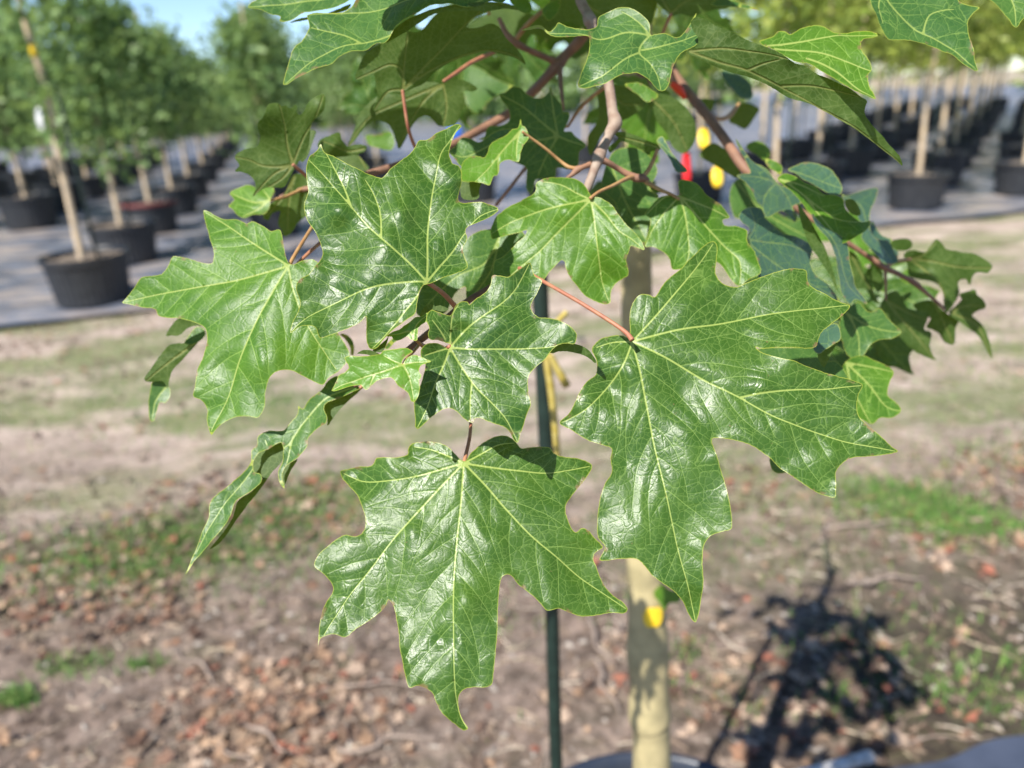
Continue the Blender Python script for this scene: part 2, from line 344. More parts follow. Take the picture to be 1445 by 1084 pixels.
# ------------------------------------------------------------------ potted nursery trees in rows
CROWNS = {}
def crown_material(name, c1, c2, c3):
    s = NT(name); oc = s.coord('Object'); a = s.attr('tint')
    col = s.mix(s.mr(a, 0.0, 1.0, smooth=False), c1, c2); col = s.mix(s.math('MULTIPLY', s.mr(s.noise(oc, 2.2, 3), 0.4, 0.7), 0.6), col, c3)
    s.set(col, 0.45, None, 0.4); tr = s.n('ShaderNodeBsdfTranslucent'); s.l(s.mix(0.4, col, (0.25, 0.34, 0.03)), tr.inputs['Color'])
    ms = s.n('ShaderNodeMixShader'); ms.inputs[0].default_value = 0.40
    s.l(s.p.outputs[0], ms.inputs[1]); s.l(tr.outputs[0], ms.inputs[2]); s.l(ms.outputs[0], s.out.inputs[0]); return s.m
M['crownL'] = crown_material('deep_green_foliage', (0.075, 0.15, 0.05), (0.22, 0.34, 0.11), (0.32, 0.42, 0.15))
M['crownR'] = crown_material('yellow_green_foliage', (0.12, 0.21, 0.035), (0.36, 0.43, 0.075), (0.55, 0.56, 0.15))
def leaf_cards(P, size, V, Fc, T):
    """small five-pointed leaves, one per point"""
    for p in P:
        sz = size * rng.uniform(0.6, 1.25); nrm = rng.normal(size=3) + [0, 0, 1.1]; nrm /= np.linalg.norm(nrm)
        a = np.cross(nrm, rng.normal(size=3)); a /= np.linalg.norm(a); b = np.cross(nrm, a); b0 = len(V)
        for (u, v) in ((0, -.5), (.5, -.28), (.27, .05), (.34, .42), (0, .6), (-.34, .42), (-.27, .05), (-.5, -.28)):
            V.append(p + (a * u + b * v) * sz + nrm * (abs(u) * sz * -0.25))
        Fc += [(b0, b0 + 1, b0 + 2), (b0, b0 + 2, b0 + 3), (b0, b0 + 3, b0 + 4), (b0, b0 + 4, b0 + 5), (b0, b0 + 5, b0 + 6), (b0, b0 + 6, b0 + 7)]
        T += [rng.uniform()] * 8
def crown_mesh(kind, var, mat, zlo, zhi, rad, nl):
    V, Fc, T = [], [], []; P = []
    nb = 34
    for i in range(nb):
        t = ((i + rng.uniform(0, 1)) / nb) ** 0.85; z = zlo + (zhi - zlo) * t
        prof = rad * (math.sin(math.pi * min(1, 0.16 + 0.84 * t)) ** 0.6) * rng.uniform(0.5, 1.15)
        an = i * 2.4 + rng.uniform(-.5, .5); d = np.array([math.cos(an), math.sin(an), 0.45])
        for k in range(nl // nb):
            q = rng.uniform(0.12, 1) ** 0.7; P.append(np.array([0, 0, z]) + d * prof * q + rng.normal(size=3) * [0.13, 0.13, 0.10] * (0.5 + q * 0.8))
    leaf_cards(P, 0.082, V, Fc, T)
    me = bpy.data.meshes.new('crown_' + kind); me.from_pydata([tuple(v) for v in V], [], Fc); me.materials.append(mat)
    at_ = me.attributes.new('tint', 'FLOAT', 'POINT'); at_.data.foreach_set('value', T)
    return me
for v in range(4): CROWNS['L', v] = crown_mesh('deep', v, M['crownL'], (1.25, 0.92, 1.0, 1.0)[v], (2.7, 2.5, 2.6, 2.42)[v], (.42, .62, .56, .66)[v], (420, 1750, 1600, 1700)[v])
for v in range(4): CROWNS['R', v] = crown_mesh('yellow', v, M['crownR'], 1.50, 3.0 + 0.1 * v, 0.72, 1500)
POT_R, POT_H = 0.335, 0.40
def pot_geo():
    V, Fc = lathe_geo([(0.0, 0.0), (POT_R * .80, 0.0), (POT_R * .82, 0.012)], 72)
    lathe_geo([(POT_R * .82, 0.012), (POT_R * .93, POT_H - 0.06)], 72, V, Fc, rib=0.007)
    lathe_geo([(POT_R * .93, POT_H - 0.06), (POT_R * 1.0, POT_H - 0.055), (POT_R * 1.02, POT_H), (POT_R * .985, POT_H + 0.004), (POT_R * .95, POT_H - 0.01), (POT_R * .90, POT_H - 0.09)], 72, V, Fc)
    return V, Fc
pv_, pf_ = pot_geo(); me_pot = bpy.data.meshes.new('pot'); me_pot.from_pydata([tuple(v) for v in pv_], [], pf_); me_pot.materials.append(M['pot'])
sv_, sf_ = [], []
for j, r in enumerate(np.linspace(0.001, POT_R * .93, 9)):
    for k in range(24):
        a = 2 * math.pi * k / 24; sv_.append((r * math.cos(a), r * math.sin(a), POT_H - 0.045 + 0.02 * float(vnoise(r * math.cos(a), r * math.sin(a), .09)) + 0.02 * (1 - r / POT_R)))
for j in range(8):
    for k in range(24): sf_.append((j * 24 + k, j * 24 + (k + 1) % 24, (j + 1) * 24 + (k + 1) % 24, (j + 1) * 24 + k))
me_soil = bpy.data.meshes.new('soil'); me_soil.from_pydata(sv_, [], sf_); me_soil.materials.append(M['soil'])
def mk(name, geo, mat):
    me = bpy.data.meshes.new(name); me.from_pydata([tuple(map(float, v)) for v in geo[0]], [], [tuple(map(int, f)) for f in geo[1]])
    me.polygons.foreach_set('use_smooth', [True] * len(me.polygons)); me.materials.append(mat); return me
me_trunks = []
for v in range(3):
    zs = [0.33, 0.75, 1.2, 1.65, 2.1, 2.75]; P = [(0.012 * rng.normal(), 0.012 * rng.normal(), z) for z in zs]
    me_trunks.append(mk('trunk', tube_geo(P, [.032, .029, .027, .025, .021, .012], 8, 5, 0.03), M['trunk_far']))
me_stake = mk('stake', tube_geo([(0.10, -0.06, 0.30), (0.10, -0.06, 1.7)], [.012, .012], 6, 1), M['stake'])
def box_geo(cx, cy, cz, sx, sy, sz, V=None, Fc=None):
    V = [] if V is None else V; Fc = [] if Fc is None else Fc; b = len(V)
    for dz in (-1, 1):
        for dx, dy in ((-1, -1), (1, -1), (1, 1), (-1, 1)): V.append((cx + dx * sx / 2, cy + dy * sy / 2, cz + dz * sz / 2))
    Fc += [(b, b + 3, b + 2, b + 1), (b + 4, b + 5, b + 6, b + 7), (b, b + 1, b + 5, b + 4), (b + 1, b + 2, b + 6, b + 5), (b + 2, b + 3, b + 7, b + 6), (b + 3, b, b + 4, b + 7)]
    return V, Fc
def tag_geo():
    V, Fc = [], []; n = 7                                         # a strap tag that curves away from the trunk
    for i in range(n):
        t = i / (n - 1); z = 1.55 - 0.17 * t; y = -0.035 - 0.02 * math.sin(t * 2.2); w = 0.028 * (1 - 0.35 * (2 * abs(t - .5)) ** 4)
        V += [(-w - 0.05, y, z), (w - 0.05, y - 0.004, z), (w - 0.05, y, z), (-w - 0.05, y + 0.004, z)]
    for i in range(n - 1):
        for k in range(4): Fc.append((i * 4 + k, i * 4 + (k + 1) % 4, i * 4 + 4 + (k + 1) % 4, i * 4 + 4 + k))
    return V, Fc
me_tag = mk('label_tag', tag_geo(), M['white'])
V_, F_g = lathe_geo([(0.021, 0.0), (0.026, 0.004), (0.026, 0.085), (0.021, 0.09)], 12); 
for v in range(len(V_)): V_[v] = (V_[v][0], V_[v][1], V_[v][2])
me_tape = mk('yellow_tape', (V_, F_g), M['yellow'])
def potted_tree(x, y, fam, var, label, tag=False, tape=None, stake=True, scale=1.0, group='young trees in black pots in the nursery rows', rot=None):
    t = empty('potted_tree', (x, y, 0.022), label, 'potted tree', group); t.scale = (scale,) * 3
    rot = rng.uniform(0, 6.28) if rot is None else rot
    def ch(name, me, z=0, r=0.0):
        o = bpy.data.objects.new(name, me); o.parent = t; o.location = (0, 0, z); o.rotation_euler = (0, 0, r); C.objects.link(o); return o
    p = ch('pot', me_pot, 0, rot)
    so = bpy.data.objects.new('soil', me_soil); so.parent = p; C.objects.link(so)
    ch('trunk', me_trunks[var % 3], 0, rot); c = ch('crown', CROWNS[fam, var % 4], 0, rot); c['kind'] = 'stuff'
    if stake: ch('stake', me_stake, 0, 0.4)
    if tag: ch('label_tag', me_tag, tag if tag is not True else 0, -0.3)
    if tape: ch('yellow_tape', me_tape, tape)
    return t
def uv(u, v): return EU * u + EV * v
left_row = [(-1.62, 7.07), (-1.63, 8.9), (-1.63, 11.0), (-1.52, 12.7), (-1.5, 15.0), (-1.5, 18.0), (-1.5, 21.4), (-1.5, 25), (-1.5, 29), (-1.5, 33)]
lab = ['potted tree nearest the camera at far left, pale trunk with white tag', 'second potted tree of the left row, just behind the nearest pot', 'third potted tree of the left row, pot with a reddish band',
       'fourth potted tree of the left row along the cloth aisle', 'fifth potted tree of the left row along the cloth aisle']
for i, (u, v) in enumerate(left_row):
    q = uv(u, v)
    t = potted_tree(q[0], q[1], 'L', i if i < 4 else 1 + i % 3, lab[i] if i < 5 else 'small dark potted tree far down the left row', tag=(i in (0, 5, 7)), tape=(1.9 if i in (0, 1, 4) else None), group='potted trees of the left row')
    if i == 2:
        V, Fc = lathe_geo([(POT_R * .955, 0.05), (POT_R * .975, 0.06), (POT_R * 1.0, POT_H - 0.09)], 6)
        mesh_obj('red_band', *lathe_geo([(POT_R * 1.005, POT_H - 0.052), (POT_R * 1.03, POT_H - 0.04), (POT_R * 1.035, POT_H - 0.008), (POT_R * 1.022, POT_H - 0.003)], 48), simple('faded_red_plastic', (0.20, 0.05, 0.045), 0.6, c2=(0.12, 0.03, 0.03)), t)
for u, v0, n, st in ((-3.4, 12.6, 8, 2.0), (-5.1, 12.4, 7, 2.1), (-7.0, 12.4, 6, 2.2), (-8.9, 13.5, 5, 2.5), (-0.05, 9.7, 7, 2.4), (1.7, 13.2, 6, 2.4)):
    for k in range(n):
        q = uv(u + rng.uniform(-.1, .1), v0 + k * st)
        rw = {-3.4: 'row just behind the nearest left tree', -5.1: 'second row behind the nearest left tree', -7.0: 'far left row', -8.9: 'outermost row at the left edge', -0.05: 'row hidden behind the upper left leaves', 1.7: 'row behind the glossy upper leaf'}[u]; near = ('%s potted tree of the %s' % (['first', 'second', 'third', 'fourth'][k], rw)) if k < 4 else 'one of the small potted trees deep in the far left rows'
        potted_tree(q[0], q[1], 'L', 1 + k % 3, near, tag=(k == 0 and u == -0.05) or (rng.uniform() < .25), tape=(1.8 if rng.uniform() < .3 else None), scale=rng.uniform(0.9, 1.18), group='potted trees of the far left rows')
right = {(0, 0): 'potted tree at the right, nearest wide black pot on the cloth', (0, 1): 'potted tree just behind the nearest right pot, pale trunk', (1, 0): 'potted tree cut by the right edge of the photo',
         (2, 1): 'potted tree left of the nearest right pot, behind the leaf cluster', (2, 2): 'potted tree two pots behind the leaf cluster on the right'}
for r, (sx, sy, n, dx, dy) in enumerate(((4.75, 8.95, 12, 1.22, 1.86), (6.35, 9.55, 11, 1.25, 1.9), (2.9, 8.35, 13, 1.28, 1.98), (1.25, 8.0, 12, 1.35, 2.15), (-0.4, 11.5, 9, 1.1, 2.6), (8.6, 10.6, 6, 1.4, 2.2))):
    for k in range(n):
        x = sx + dx * k + rng.uniform(-.08, .08) * (k > 0); y = sy + dy * k
        l = right.get((r, k), 'potted tree in the right rows with pale trunk under yellow green foliage' if k < 5 else 'one of the small potted trees far back on the right')
        fam = 'L' if r == 4 else 'R'
        rname = ['the row starting at the nearest right pot', 'the row at the right edge', 'the row behind the right leaf cluster', 'the row hidden behind the centre leaves', 'the middle row behind the top leaves', 'the farthest right row'][r]
        if (r, k) not in right and k < 5: l = '%s potted tree back in %s' % (['first', 'second', 'third', 'fourth', 'fifth'][k], rname)
        elif k >= 5 and r in (3, 4): l = 'small potted tree glimpsed far back between the leaves' 
        potted_tree(x, y, fam, int(rng.integers(0, 12)), l, tag=(rng.uniform() < .45), tape=(0.75 if rng.uniform() < .12 else None), scale=rng.uniform(.95, 1.08), group='potted trees of the %s rows' % ('middle' if r in (3, 4) else 'right'))
# far wood behind the rows
V, Fc, T = [], [], []; P = []
for i in range(70):
    a = rng.uniform(-1.05, 1.0); d = rng.uniform(48, 62); cx, cy = math.sin(a) * d, math.cos(a) * d; hh = rng.uniform(3.2, 4.8) + max(0, a) * 5.5; 
    if -0.66 < a < -0.30: hh *= 0.62
    for k in range(60):
        q = rng.normal(size=3) * [1.5, 1.5, 1]; P.append(np.array([cx + q[0], cy + q[1], abs(rng.uniform(0, hh) + q[2] * 0.4)]))
leaf_cards(P, 1.0, V, Fc, T)
o = mesh_obj('distant_wood', V, Fc, M['crownL'], smooth=False, kind='stuff', label='dark green wood standing far behind the nursery rows', category='wood')
o.data.attributes.new('tint', 'FLOAT', 'POINT').data.foreach_set('value', T)
del V, Fc, T, P

# ------------------------------------------------------------------ litter, chips, grass, fallen twigs
def litter_material(name, cols, rough=0.8, trans=0.0):
    s = NT(name); a = s.attr('tint'); cr = s.n('ShaderNodeValToRGB'); s.l(a, cr.inputs[0]); cr.color_ramp.interpolation = 'CONSTANT'
    el = cr.color_ramp.elements
    while len(el) < len(cols): el.new(0.5)
    for i, c in enumerate(cols): el[i].position = i / len(cols); el[i].color = (*c, 1)
    c = s.mix(s.math('MULTIPLY', s.mr(s.noise(s.coord('Object'), 60, 3), .35, .7), .45), cr.outputs[0], (0.11, 0.075, 0.05) if not trans else (0.07, 0.13, 0.03))
    s.set(c, rough, None, 0.25); return s.m
M['litter'] = litter_material('dry_leaf_skin', [(0.24, 0.13, 0.08), (0.34, 0.23, 0.15), (0.17, 0.095, 0.065), (0.38, 0.27, 0.19), (0.12, 0.075, 0.055), (0.30, 0.11, 0.07), (0.30, 0.19, 0.12), (0.42, 0.31, 0.23), (0.15, 0.10, 0.075), (0.21, 0.155, 0.115), (0.10, 0.07, 0.055)])
M['chips'] = litter_material('wood_chip', [(0.32, 0.25, 0.20), (0.14, 0.10, 0.075), (0.28, 0.23, 0.19), (0.22, 0.16, 0.12), (0.08, 0.055, 0.045), (0.36, 0.32, 0.28), (0.18, 0.13, 0.10), (0.12, 0.09, 0.07)])
M['grass'] = litter_material('grass_blade', [(0.075, 0.19, 0.03), (0.12, 0.24, 0.045), (0.20, 0.25, 0.07), (0.06, 0.14, 0.035), (0.32, 0.30, 0.14)], 0.6, 1)
def scatter_in(n, dens):
    out = []
    while len(out) < n:
        r = np.stack([rng.uniform(-3.9, 4.6, 4000), rng.uniform(0.75, 7.2, 4000)], 1)
        mt = ((r - MAT_P0) @ MAT_N > -0.05) & ((r - MAT_P0) @ MAT_DD > -0.5 * (MAT_DD @ MAT_DD)); ok = ~mt & (np.abs(r[:, 0]) < 0.75 * r[:, 1] + 0.8) & (r @ EV < VEDGE + 0.5) & (rng.uniform(size=4000) < dens(r[:, 0], r[:, 1]))
        out += list(r[ok])
    return np.array(out[:n])
def near_w(x, y): return np.clip(1.25 - (y - 1.0) / 1.9, 0.035, 1)
def put_mesh(name, V, Fc, T, mat, **kw):
    o = mesh_obj(name, V, Fc, mat, smooth=False, **kw); o.data.attributes.new('tint', 'FLOAT', 'POINT').data.foreach_set('value', T); return o
Q = scatter_in(4600, lambda x, y: near_w(x, y) * np.clip(0.45 + 1.3 * vnoise(x, y, 0.55, 2) - 0.6 * np.clip(x - 0.7, 0, 1), 0.03, 1))
V, Fc, T = [], [], []
for (x, y) in Q:
    z = float(ground_z(x, y)) + 0.006; sz = rng.uniform(0.016, 0.044) * (1.25 if rng.uniform() < .25 else 1); nrm = rng.normal(size=3) * 0.38 + [0, 0, 1.0]; nrm /= np.linalg.norm(nrm)
    a = np.cross(nrm, rng.normal(size=3)); a /= np.linalg.norm(a); b = np.cross(nrm, a); b0 = len(V); cu = rng.uniform(-.9, .9); p = np.array([x, y, z + sz * 0.12])
    for k in range(10):
        an = k * math.pi / 5; rr = sz * (0.62 if k % 2 == 0 else 0.33) * rng.uniform(.75, 1.2)
        V.append(p + a * rr * math.cos(an) + b * rr * math.sin(an) + nrm * cu * rr * abs(math.cos(an)))
    V.append(p); Fc += [(b0 + 10, b0 + k, b0 + (k + 1) % 10) for k in range(10)]; T += [rng.uniform()] * 11
put_mesh('leaf_litter', V, Fc, T, M['litter'], kind='stuff', label='dry brown and tan fallen leaves scattered over the bare ground', category='leaf litter')
Q = scatter_in(7000, lambda x, y: near_w(x, y) ** 0.6)
V, Fc, T = [], [], []
for (x, y) in Q:
    z = float(ground_z(x, y)) + 0.003; l = rng.uniform(0.004, 0.017) * (2 if rng.uniform() < .06 else 1); w = rng.uniform(0.003, 0.008); an = rng.uniform(0, 3.14); ca, sa = math.cos(an), math.sin(an); b0 = len(V)
    for (u, v_, h) in ((-l, -w, 0), (l, -w * .6, 0), (l * .9, w, 0), (-l * .8, w * .8, 0), (0, 0, w * 1.6)): V.append((x + u * ca - v_ * sa, y + u * sa + v_ * ca, z + h))
    Fc += [(b0, b0 + 1, b0 + 4), (b0 + 1, b0 + 2, b0 + 4), (b0 + 2, b0 + 3, b0 + 4), (b0 + 3, b0, b0 + 4)]; T += [rng.uniform()] * 5
put_mesh('wood_chips', V, Fc, T, M['chips'], kind='stuff', label='small pale and dark wood chips and pebbles on the soil', category='wood chips')
Q = scatter_in(2600, lambda x, y: near_w(x, y) ** 0.45); V, Fc, T = [], [], []
for (x, y) in Q:
    l = rng.uniform(.03, .12); an = rng.uniform(0, 3.14); w = rng.uniform(.0008, .0022); z0 = float(ground_z(x, y)) + .006; b0 = len(V); cu = rng.uniform(-.25, .25)
    for i in range(4):
        t = (i / 3 - .5) * l; px_ = x + t * math.cos(an) - cu * t * t / l * math.sin(an) * 3; py_ = y + t * math.sin(an) + cu * t * t / l * math.cos(an) * 3
        V += [(px_ - w * math.sin(an), py_ + w * math.cos(an), z0), (px_ + w * math.sin(an), py_ - w * math.cos(an), z0), (px_, py_, z0 + w * 1.8)]
    for i in range(3):
        for k in range(3): Fc.append((b0 + i * 3 + k, b0 + i * 3 + (k + 1) % 3, b0 + i * 3 + 3 + (k + 1) % 3, b0 + i * 3 + 3 + k))
    T += [rng.uniform()] * 12
put_mesh('straw', V, Fc, T, litter_material('straw_skin', [(0.50, 0.42, 0.30), (0.36, 0.28, 0.20), (0.26, 0.19, 0.14), (0.58, 0.50, 0.40)]), kind='stuff', label='thin dry straw and twig bits strewn over the soil', category='straw')
# grass: thin cover in drifts, plus dense tufts where the photograph shows them
patches = [(on_z(x, y, 0)[:2], r, n) for x, y, r, n in ((330, 760, .34, 4200), (180, 790, .30, 3200), (460, 700, .3, 2200), (560, 720, .25, 600), (640, 700, .3, 500), (60, 770, .3, 600), (1290, 715, .20, 2600), (1370, 745, .16, 2000), (1225, 695, .16, 700), (1430, 640, .3, 600),
           (22, 985, .05, 420), (120, 935, .07, 200), (205, 935, .05, 160), (75, 940, .05, 110), (1400, 985, .12, 260), (1330, 960, .12, 140), (1210, 1000, .1, 120), (1440, 945, .08, 160), (1290, 890, .2, 160), (1180, 930, .2, 120), (960, 920, .06, 90), (1010, 975, .1, 90), (700, 890, .10, 90), (610, 955, .06, 60), (660, 900, .05, 60), (1060, 1010, .08, 60),
           (250, 570, .7, 1800), (380, 560, .5, 1500), (120, 520, .6, 900), (1150, 760, .3, 160), (1420, 470, .6, 500), (1350, 420, .7, 400), (1250, 540, .6, 500), (250, 490, .6, 300))]
V, Fc, T = [], [], []
def blade(x, y, h, t):
    z = float(ground_z(x, y)); an = rng.uniform(0, 6.28); ln = rng.uniform(.2, .9) * h; w = h * 0.07; ca, sa = math.cos(an), math.sin(an); b0 = len(V)
    V.extend([(x - sa * w, y + ca * w, z), (x + sa * w, y - ca * w, z), (x + ca * ln * .45 + sa * w * .8, y + sa * ln * .45 - ca * w * .8, z + h * .62), (x + ca * ln * .45 - sa * w * .8, y + sa * ln * .45 + ca * w * .8, z + h * .62), (x + ca * ln, y + sa * ln, z + h * .85)])
    Fc.extend([(b0, b0 + 1, b0 + 2, b0 + 3), (b0 + 3, b0 + 2, b0 + 4)]); T.extend([t] * 5)
for (c, r, n) in patches:
    for k in range(n):
        a = rng.uniform(0, 6.28); q = r * math.sqrt(rng.uniform()) * rng.uniform(.4, 1.25); blade(c[0] + q * math.cos(a) * 1.5, c[1] + q * math.sin(a), rng.uniform(.010, .034), rng.uniform(0, .8))
Q = scatter_in(22000, lambda x, y: np.clip(vnoise(x * 0.55, y * 1.3, 0.8, 7) * 1.8 + 0.1, 0.02, 1) * np.where(y < 1.9, .25, 1))
for (x, y) in Q: blade(x, y, rng.uniform(.012, .034), rng.uniform(.2, 1))
put_mesh('grass', V, Fc, T, M['grass'], kind='stuff', label='sparse short green grass and weeds in the bare dirt', category='grass')
M['dead'] = simple('dead_twig_bark', (0.33, 0.26, 0.21), 0.85, scale=30, c2=(0.20, 0.15, 0.12), bump=.5, bdist=.002)
tw = [((250, 915), (310, 985), .006, 'pale straight twig lying left of the leaf litter'), ((280, 1030), (360, 1080), .006, 'tan stick at the lower left edge of the photo'), ((330, 1010), (460, 1078), .007, 'longer tan stick beside the lower left stick'),
      ((470, 1058), (620, 1040), .008, 'pale curved stick under the lowest leaf tip'), ((455, 972), (610, 968), .007, 'pale stick lying level under the bottom leaf, left of the stake'), ((825, 860), (868, 950), .009, 'grey brown twig between green stake and trunk'),
      ((840, 925), (868, 1005), .010, 'thick grey twig slanting beside the tree trunk'), ((850, 870), (888, 905), .007, 'short grey twig touching the trunk from behind'), ((1160, 745), (1290, 735), .008, 'bent pale twig on the right bare ground'), ((1190, 828), (1310, 818), .010, 'flat pale stick on the right above the dark patch'),
      ((800, 790), (885, 830), .008, 'pale stick seen below the right leaf tip behind the trunk'), ((1230, 1050), (1400, 1033), .004, 'thin dark line of hose along the mat edge'), ((60, 760), (160, 735), .008, 'dark stick in the grass at left')]
for (a, b, r, l) in tw:
    p = on_z(*a, .012); q = on_z(*b, .012); P = []; n = 6
    for i in range(n):
        t = i / (n - 1); w = p * (1 - t) + q * t; w = w + np.array([rng.normal(), rng.normal(), 0]) * 0.010; w[2] = float(ground_z(w[0], w[1])) + r * 1.2 + 0.01 * math.sin(t * 3); P.append(w)
    tube('fallen_twig', P, [r * .6, r * .7, r * .65, r * .5, r * .42, r * .25], M['dead'], seg=7, n=3, rough=.1, label=l, category='twig')
# grey pipe end near the bottom edge
p = on_z(1226, 1068, .075); q = on_z(1110, 1100, .075); d = (q - p) / np.linalg.norm(q - p)
V, Fc = tube_geo([p, p + d * .25, q + d * .5], [.013] * 3, 16, 3)
tp = empty('pipe', (float(p[0]), float(p[1]), 0.03), 'pale grey plastic pipe end lying at the bottom edge of the photo', 'pipe')
o = mesh_obj('pipe_wall', [np.array(v) - np.array([p[0], p[1], 0.03]) for v in V], Fc, M['pipe'], tp)
dv = Vector(d); V, Fc = lathe_geo([(0.0137, -0.006), (0.0142, 0.0), (0.0142, 0.018), (0.0137, 0.02)], 16)
qd = dv.to_track_quat('Z', 'Y'); mesh_obj('pipe_collar', [tuple(qd @ Vector(v) + Vector((0, 0, p[2] - 0.03))) for v in V], Fc, M['pipe'], tp)

# ------------------------------------------------------------------ the maple: pot, trunk, stake
def Pl(*a): return [np.array(p, float) for p in a]
TY = 0.80
base = on_y(921, 1090, TY); tree = empty('maple_tree', (float(base[0]), TY, 0.02), 'close maple with glossy lobed green leaves on reddish stalks, pale trunk behind them', 'tree')
TO = np.array(tree.location)
def rel(Pn): return [np.asarray(p, float) - TO for p in Pn]
kz = [(921, 1250), (920, 1084), (918, 1018), (917, 1015), (916, 960), (914, 925), (913, 870), (908, 780), (903, 640), (901, 520), (898, 400), (897, 300), (896, 200), (897, 100), (900, 20), (905, -90), (905, -400)]
tp_ = [on_y(x, y, TY) for x, y in kz]; tp_[0][2] = 0.36
rad = [.029, .0262, .0258, .0278, .0252, .0272, .0240, .0220, .0198, .0182, .0165, .0155, .0148, .0140, .0135, .012, .008]
tube('trunk', rel(tp_), rad, M['trunk'], tree, seg=24, n=8, rough=0.006)
pc = (float(base[0]) + 0.02, TY, 0)
V, Fc = lathe_geo([(0.0, 0.0), (.225, 0), (.23, .02), (.262, .31), (.275, .315), (.283, .335), (.283, .352), (.276, .358), (.268, .352), (.262, .33), (.258, .28)], 96)
po = mesh_obj('pot', [np.array(v) + np.array(pc) - TO for v in V], Fc, M['rimpot'], tree)
V, Fc = [], []
for j, r in enumerate(np.linspace(.001, .262, 14)):
    for k in range(48):
        a = 2 * math.pi * k / 48; V.append(np.array([pc[0] + r * math.cos(a), pc[1] + r * math.sin(a), .30 + .012 * float(vnoise(r * math.cos(a), r * math.sin(a), .04))]) - TO)
for j in range(13):
    for k in range(48): Fc.append((j * 48 + k, j * 48 + (k + 1) % 48, (j + 1) * 48 + (k + 1) % 48, (j + 1) * 48 + k))
mesh_obj('soil', V, Fc, M['soil'], po)
# yellow mark wrapped on the trunk
pm = on_y(915, 853, TY); V, Fc = [], []
for j in range(6):
    for i in range(9):
        a = -math.pi / 2 + (i - 4) / 4 * 0.48 * math.sqrt(max(0.05, 1 - ((j - 2.5) / 3.2) ** 2)) + 0.06; rr = .0262
        V.append(np.array([pm[0] + rr * math.cos(a), TY + rr * math.sin(a), pm[2] + (j - 2.5) / 5 * .029]) - TO)
for j in range(5):
    for i in range(8): Fc.append((j * 9 + i, j * 9 + i + 1, (j + 1) * 9 + i + 1, (j + 1) * 9 + i))
mesh_obj('yellow_mark', V, Fc, M['yellow'], tree)
sk = [on_y(x, y, .80) for x, y in ((787, 1120), (785, 1080), (777, 800), (768, 560), (762, 400), (757, 250))]
sk[0][2] = 0.3
st = tube('plant_stake', sk, [.0088] * 6, M['stake'], None, seg=12, n=4, label='dark green metal stake standing left of the pale trunk', category='stake')
td = [on_y(x, y, .77) for x, y in ((800, 440), (776, 470), (772, 505), (777, 545), (782, 590), (786, 640), (790, 690))]
tp2 = tube('yellow_tie', td, [.003, .0035, .0042, .0042, .004, .0038, .003], M['tie'], None, seg=8, n=5, label='yellow plastic tie strap hanging down beside the green stake', category='tie')
tube('loose_end', [on_y(x, y, .765) for x, y in ((776, 500), (786, 520), (800, 545))], [.003, .0042, .0045], M['tie'], tp2, seg=8, n=4)
for (x, y), l, m in (((993, 196), 'upper yellow oval tag behind the brown branch', 'yellow'), ((1012, 250), 'lower yellow oval tag below the brown branch', 'yellow'), ((969, 238), 'red plastic tag hanging between the leaves', 'red')):
    c = at(x, y, 1.15); V, Fc = [], []; w, h = (.0092, .0165) if m == 'yellow' else (.0065, .024)
    for j in range(9):
        t = j / 8 * math.pi
        for k in range(12):
            a = k / 12 * 2 * math.pi; rr = max(.02, math.sin(t)) ** (0.8 if m == 'yellow' else .35)
            V.append(c + np.array([w * rr * math.cos(a), w * .35 * rr * math.sin(a) + .004 * math.sin(t * 2), h * math.cos(t)]))
    for j in range(8):
        for k in range(12): Fc.append((j * 12 + k, j * 12 + (k + 1) % 12, (j + 1) * 12 + (k + 1) % 12, (j + 1) * 12 + k))
    o = mesh_obj('hanging_tag', V, Fc, M[m], None, label=l, category='tag')
    tube('tag_string', [c + np.array([0, 0, h]), c + np.array([.004, 0, h + .04]), c + np.array([-.002, 0, h + .09])], [.0006] * 3, M['tie'], o, seg=5, n=2)
c = on_y(957, 125, .66); V, Fc = tube_geo([c + np.array([-.006, 0, .004]), c, c + np.array([.006, 0, -.008])], [.002, .0034, .0018], 8, 4)
mesh_obj('red_ribbon', V, Fc, simple('orange_red_ribbon', (.75, .06, .015), .5), None, label='orange red ribbon knotted on the brown branch', category='ribbon')
c = at(642, 187, 3.5); V, Fc = tube_geo([c + np.array([-.02, 0, .03]), c, c + np.array([.02, 0, -.04])], [.02, .035, .02], 8, 4)
mesh_obj('blue_ribbon', V, Fc, M['blue'], None, label='small blue ribbon seen between leaves above the glossy leaf', category='ribbon')

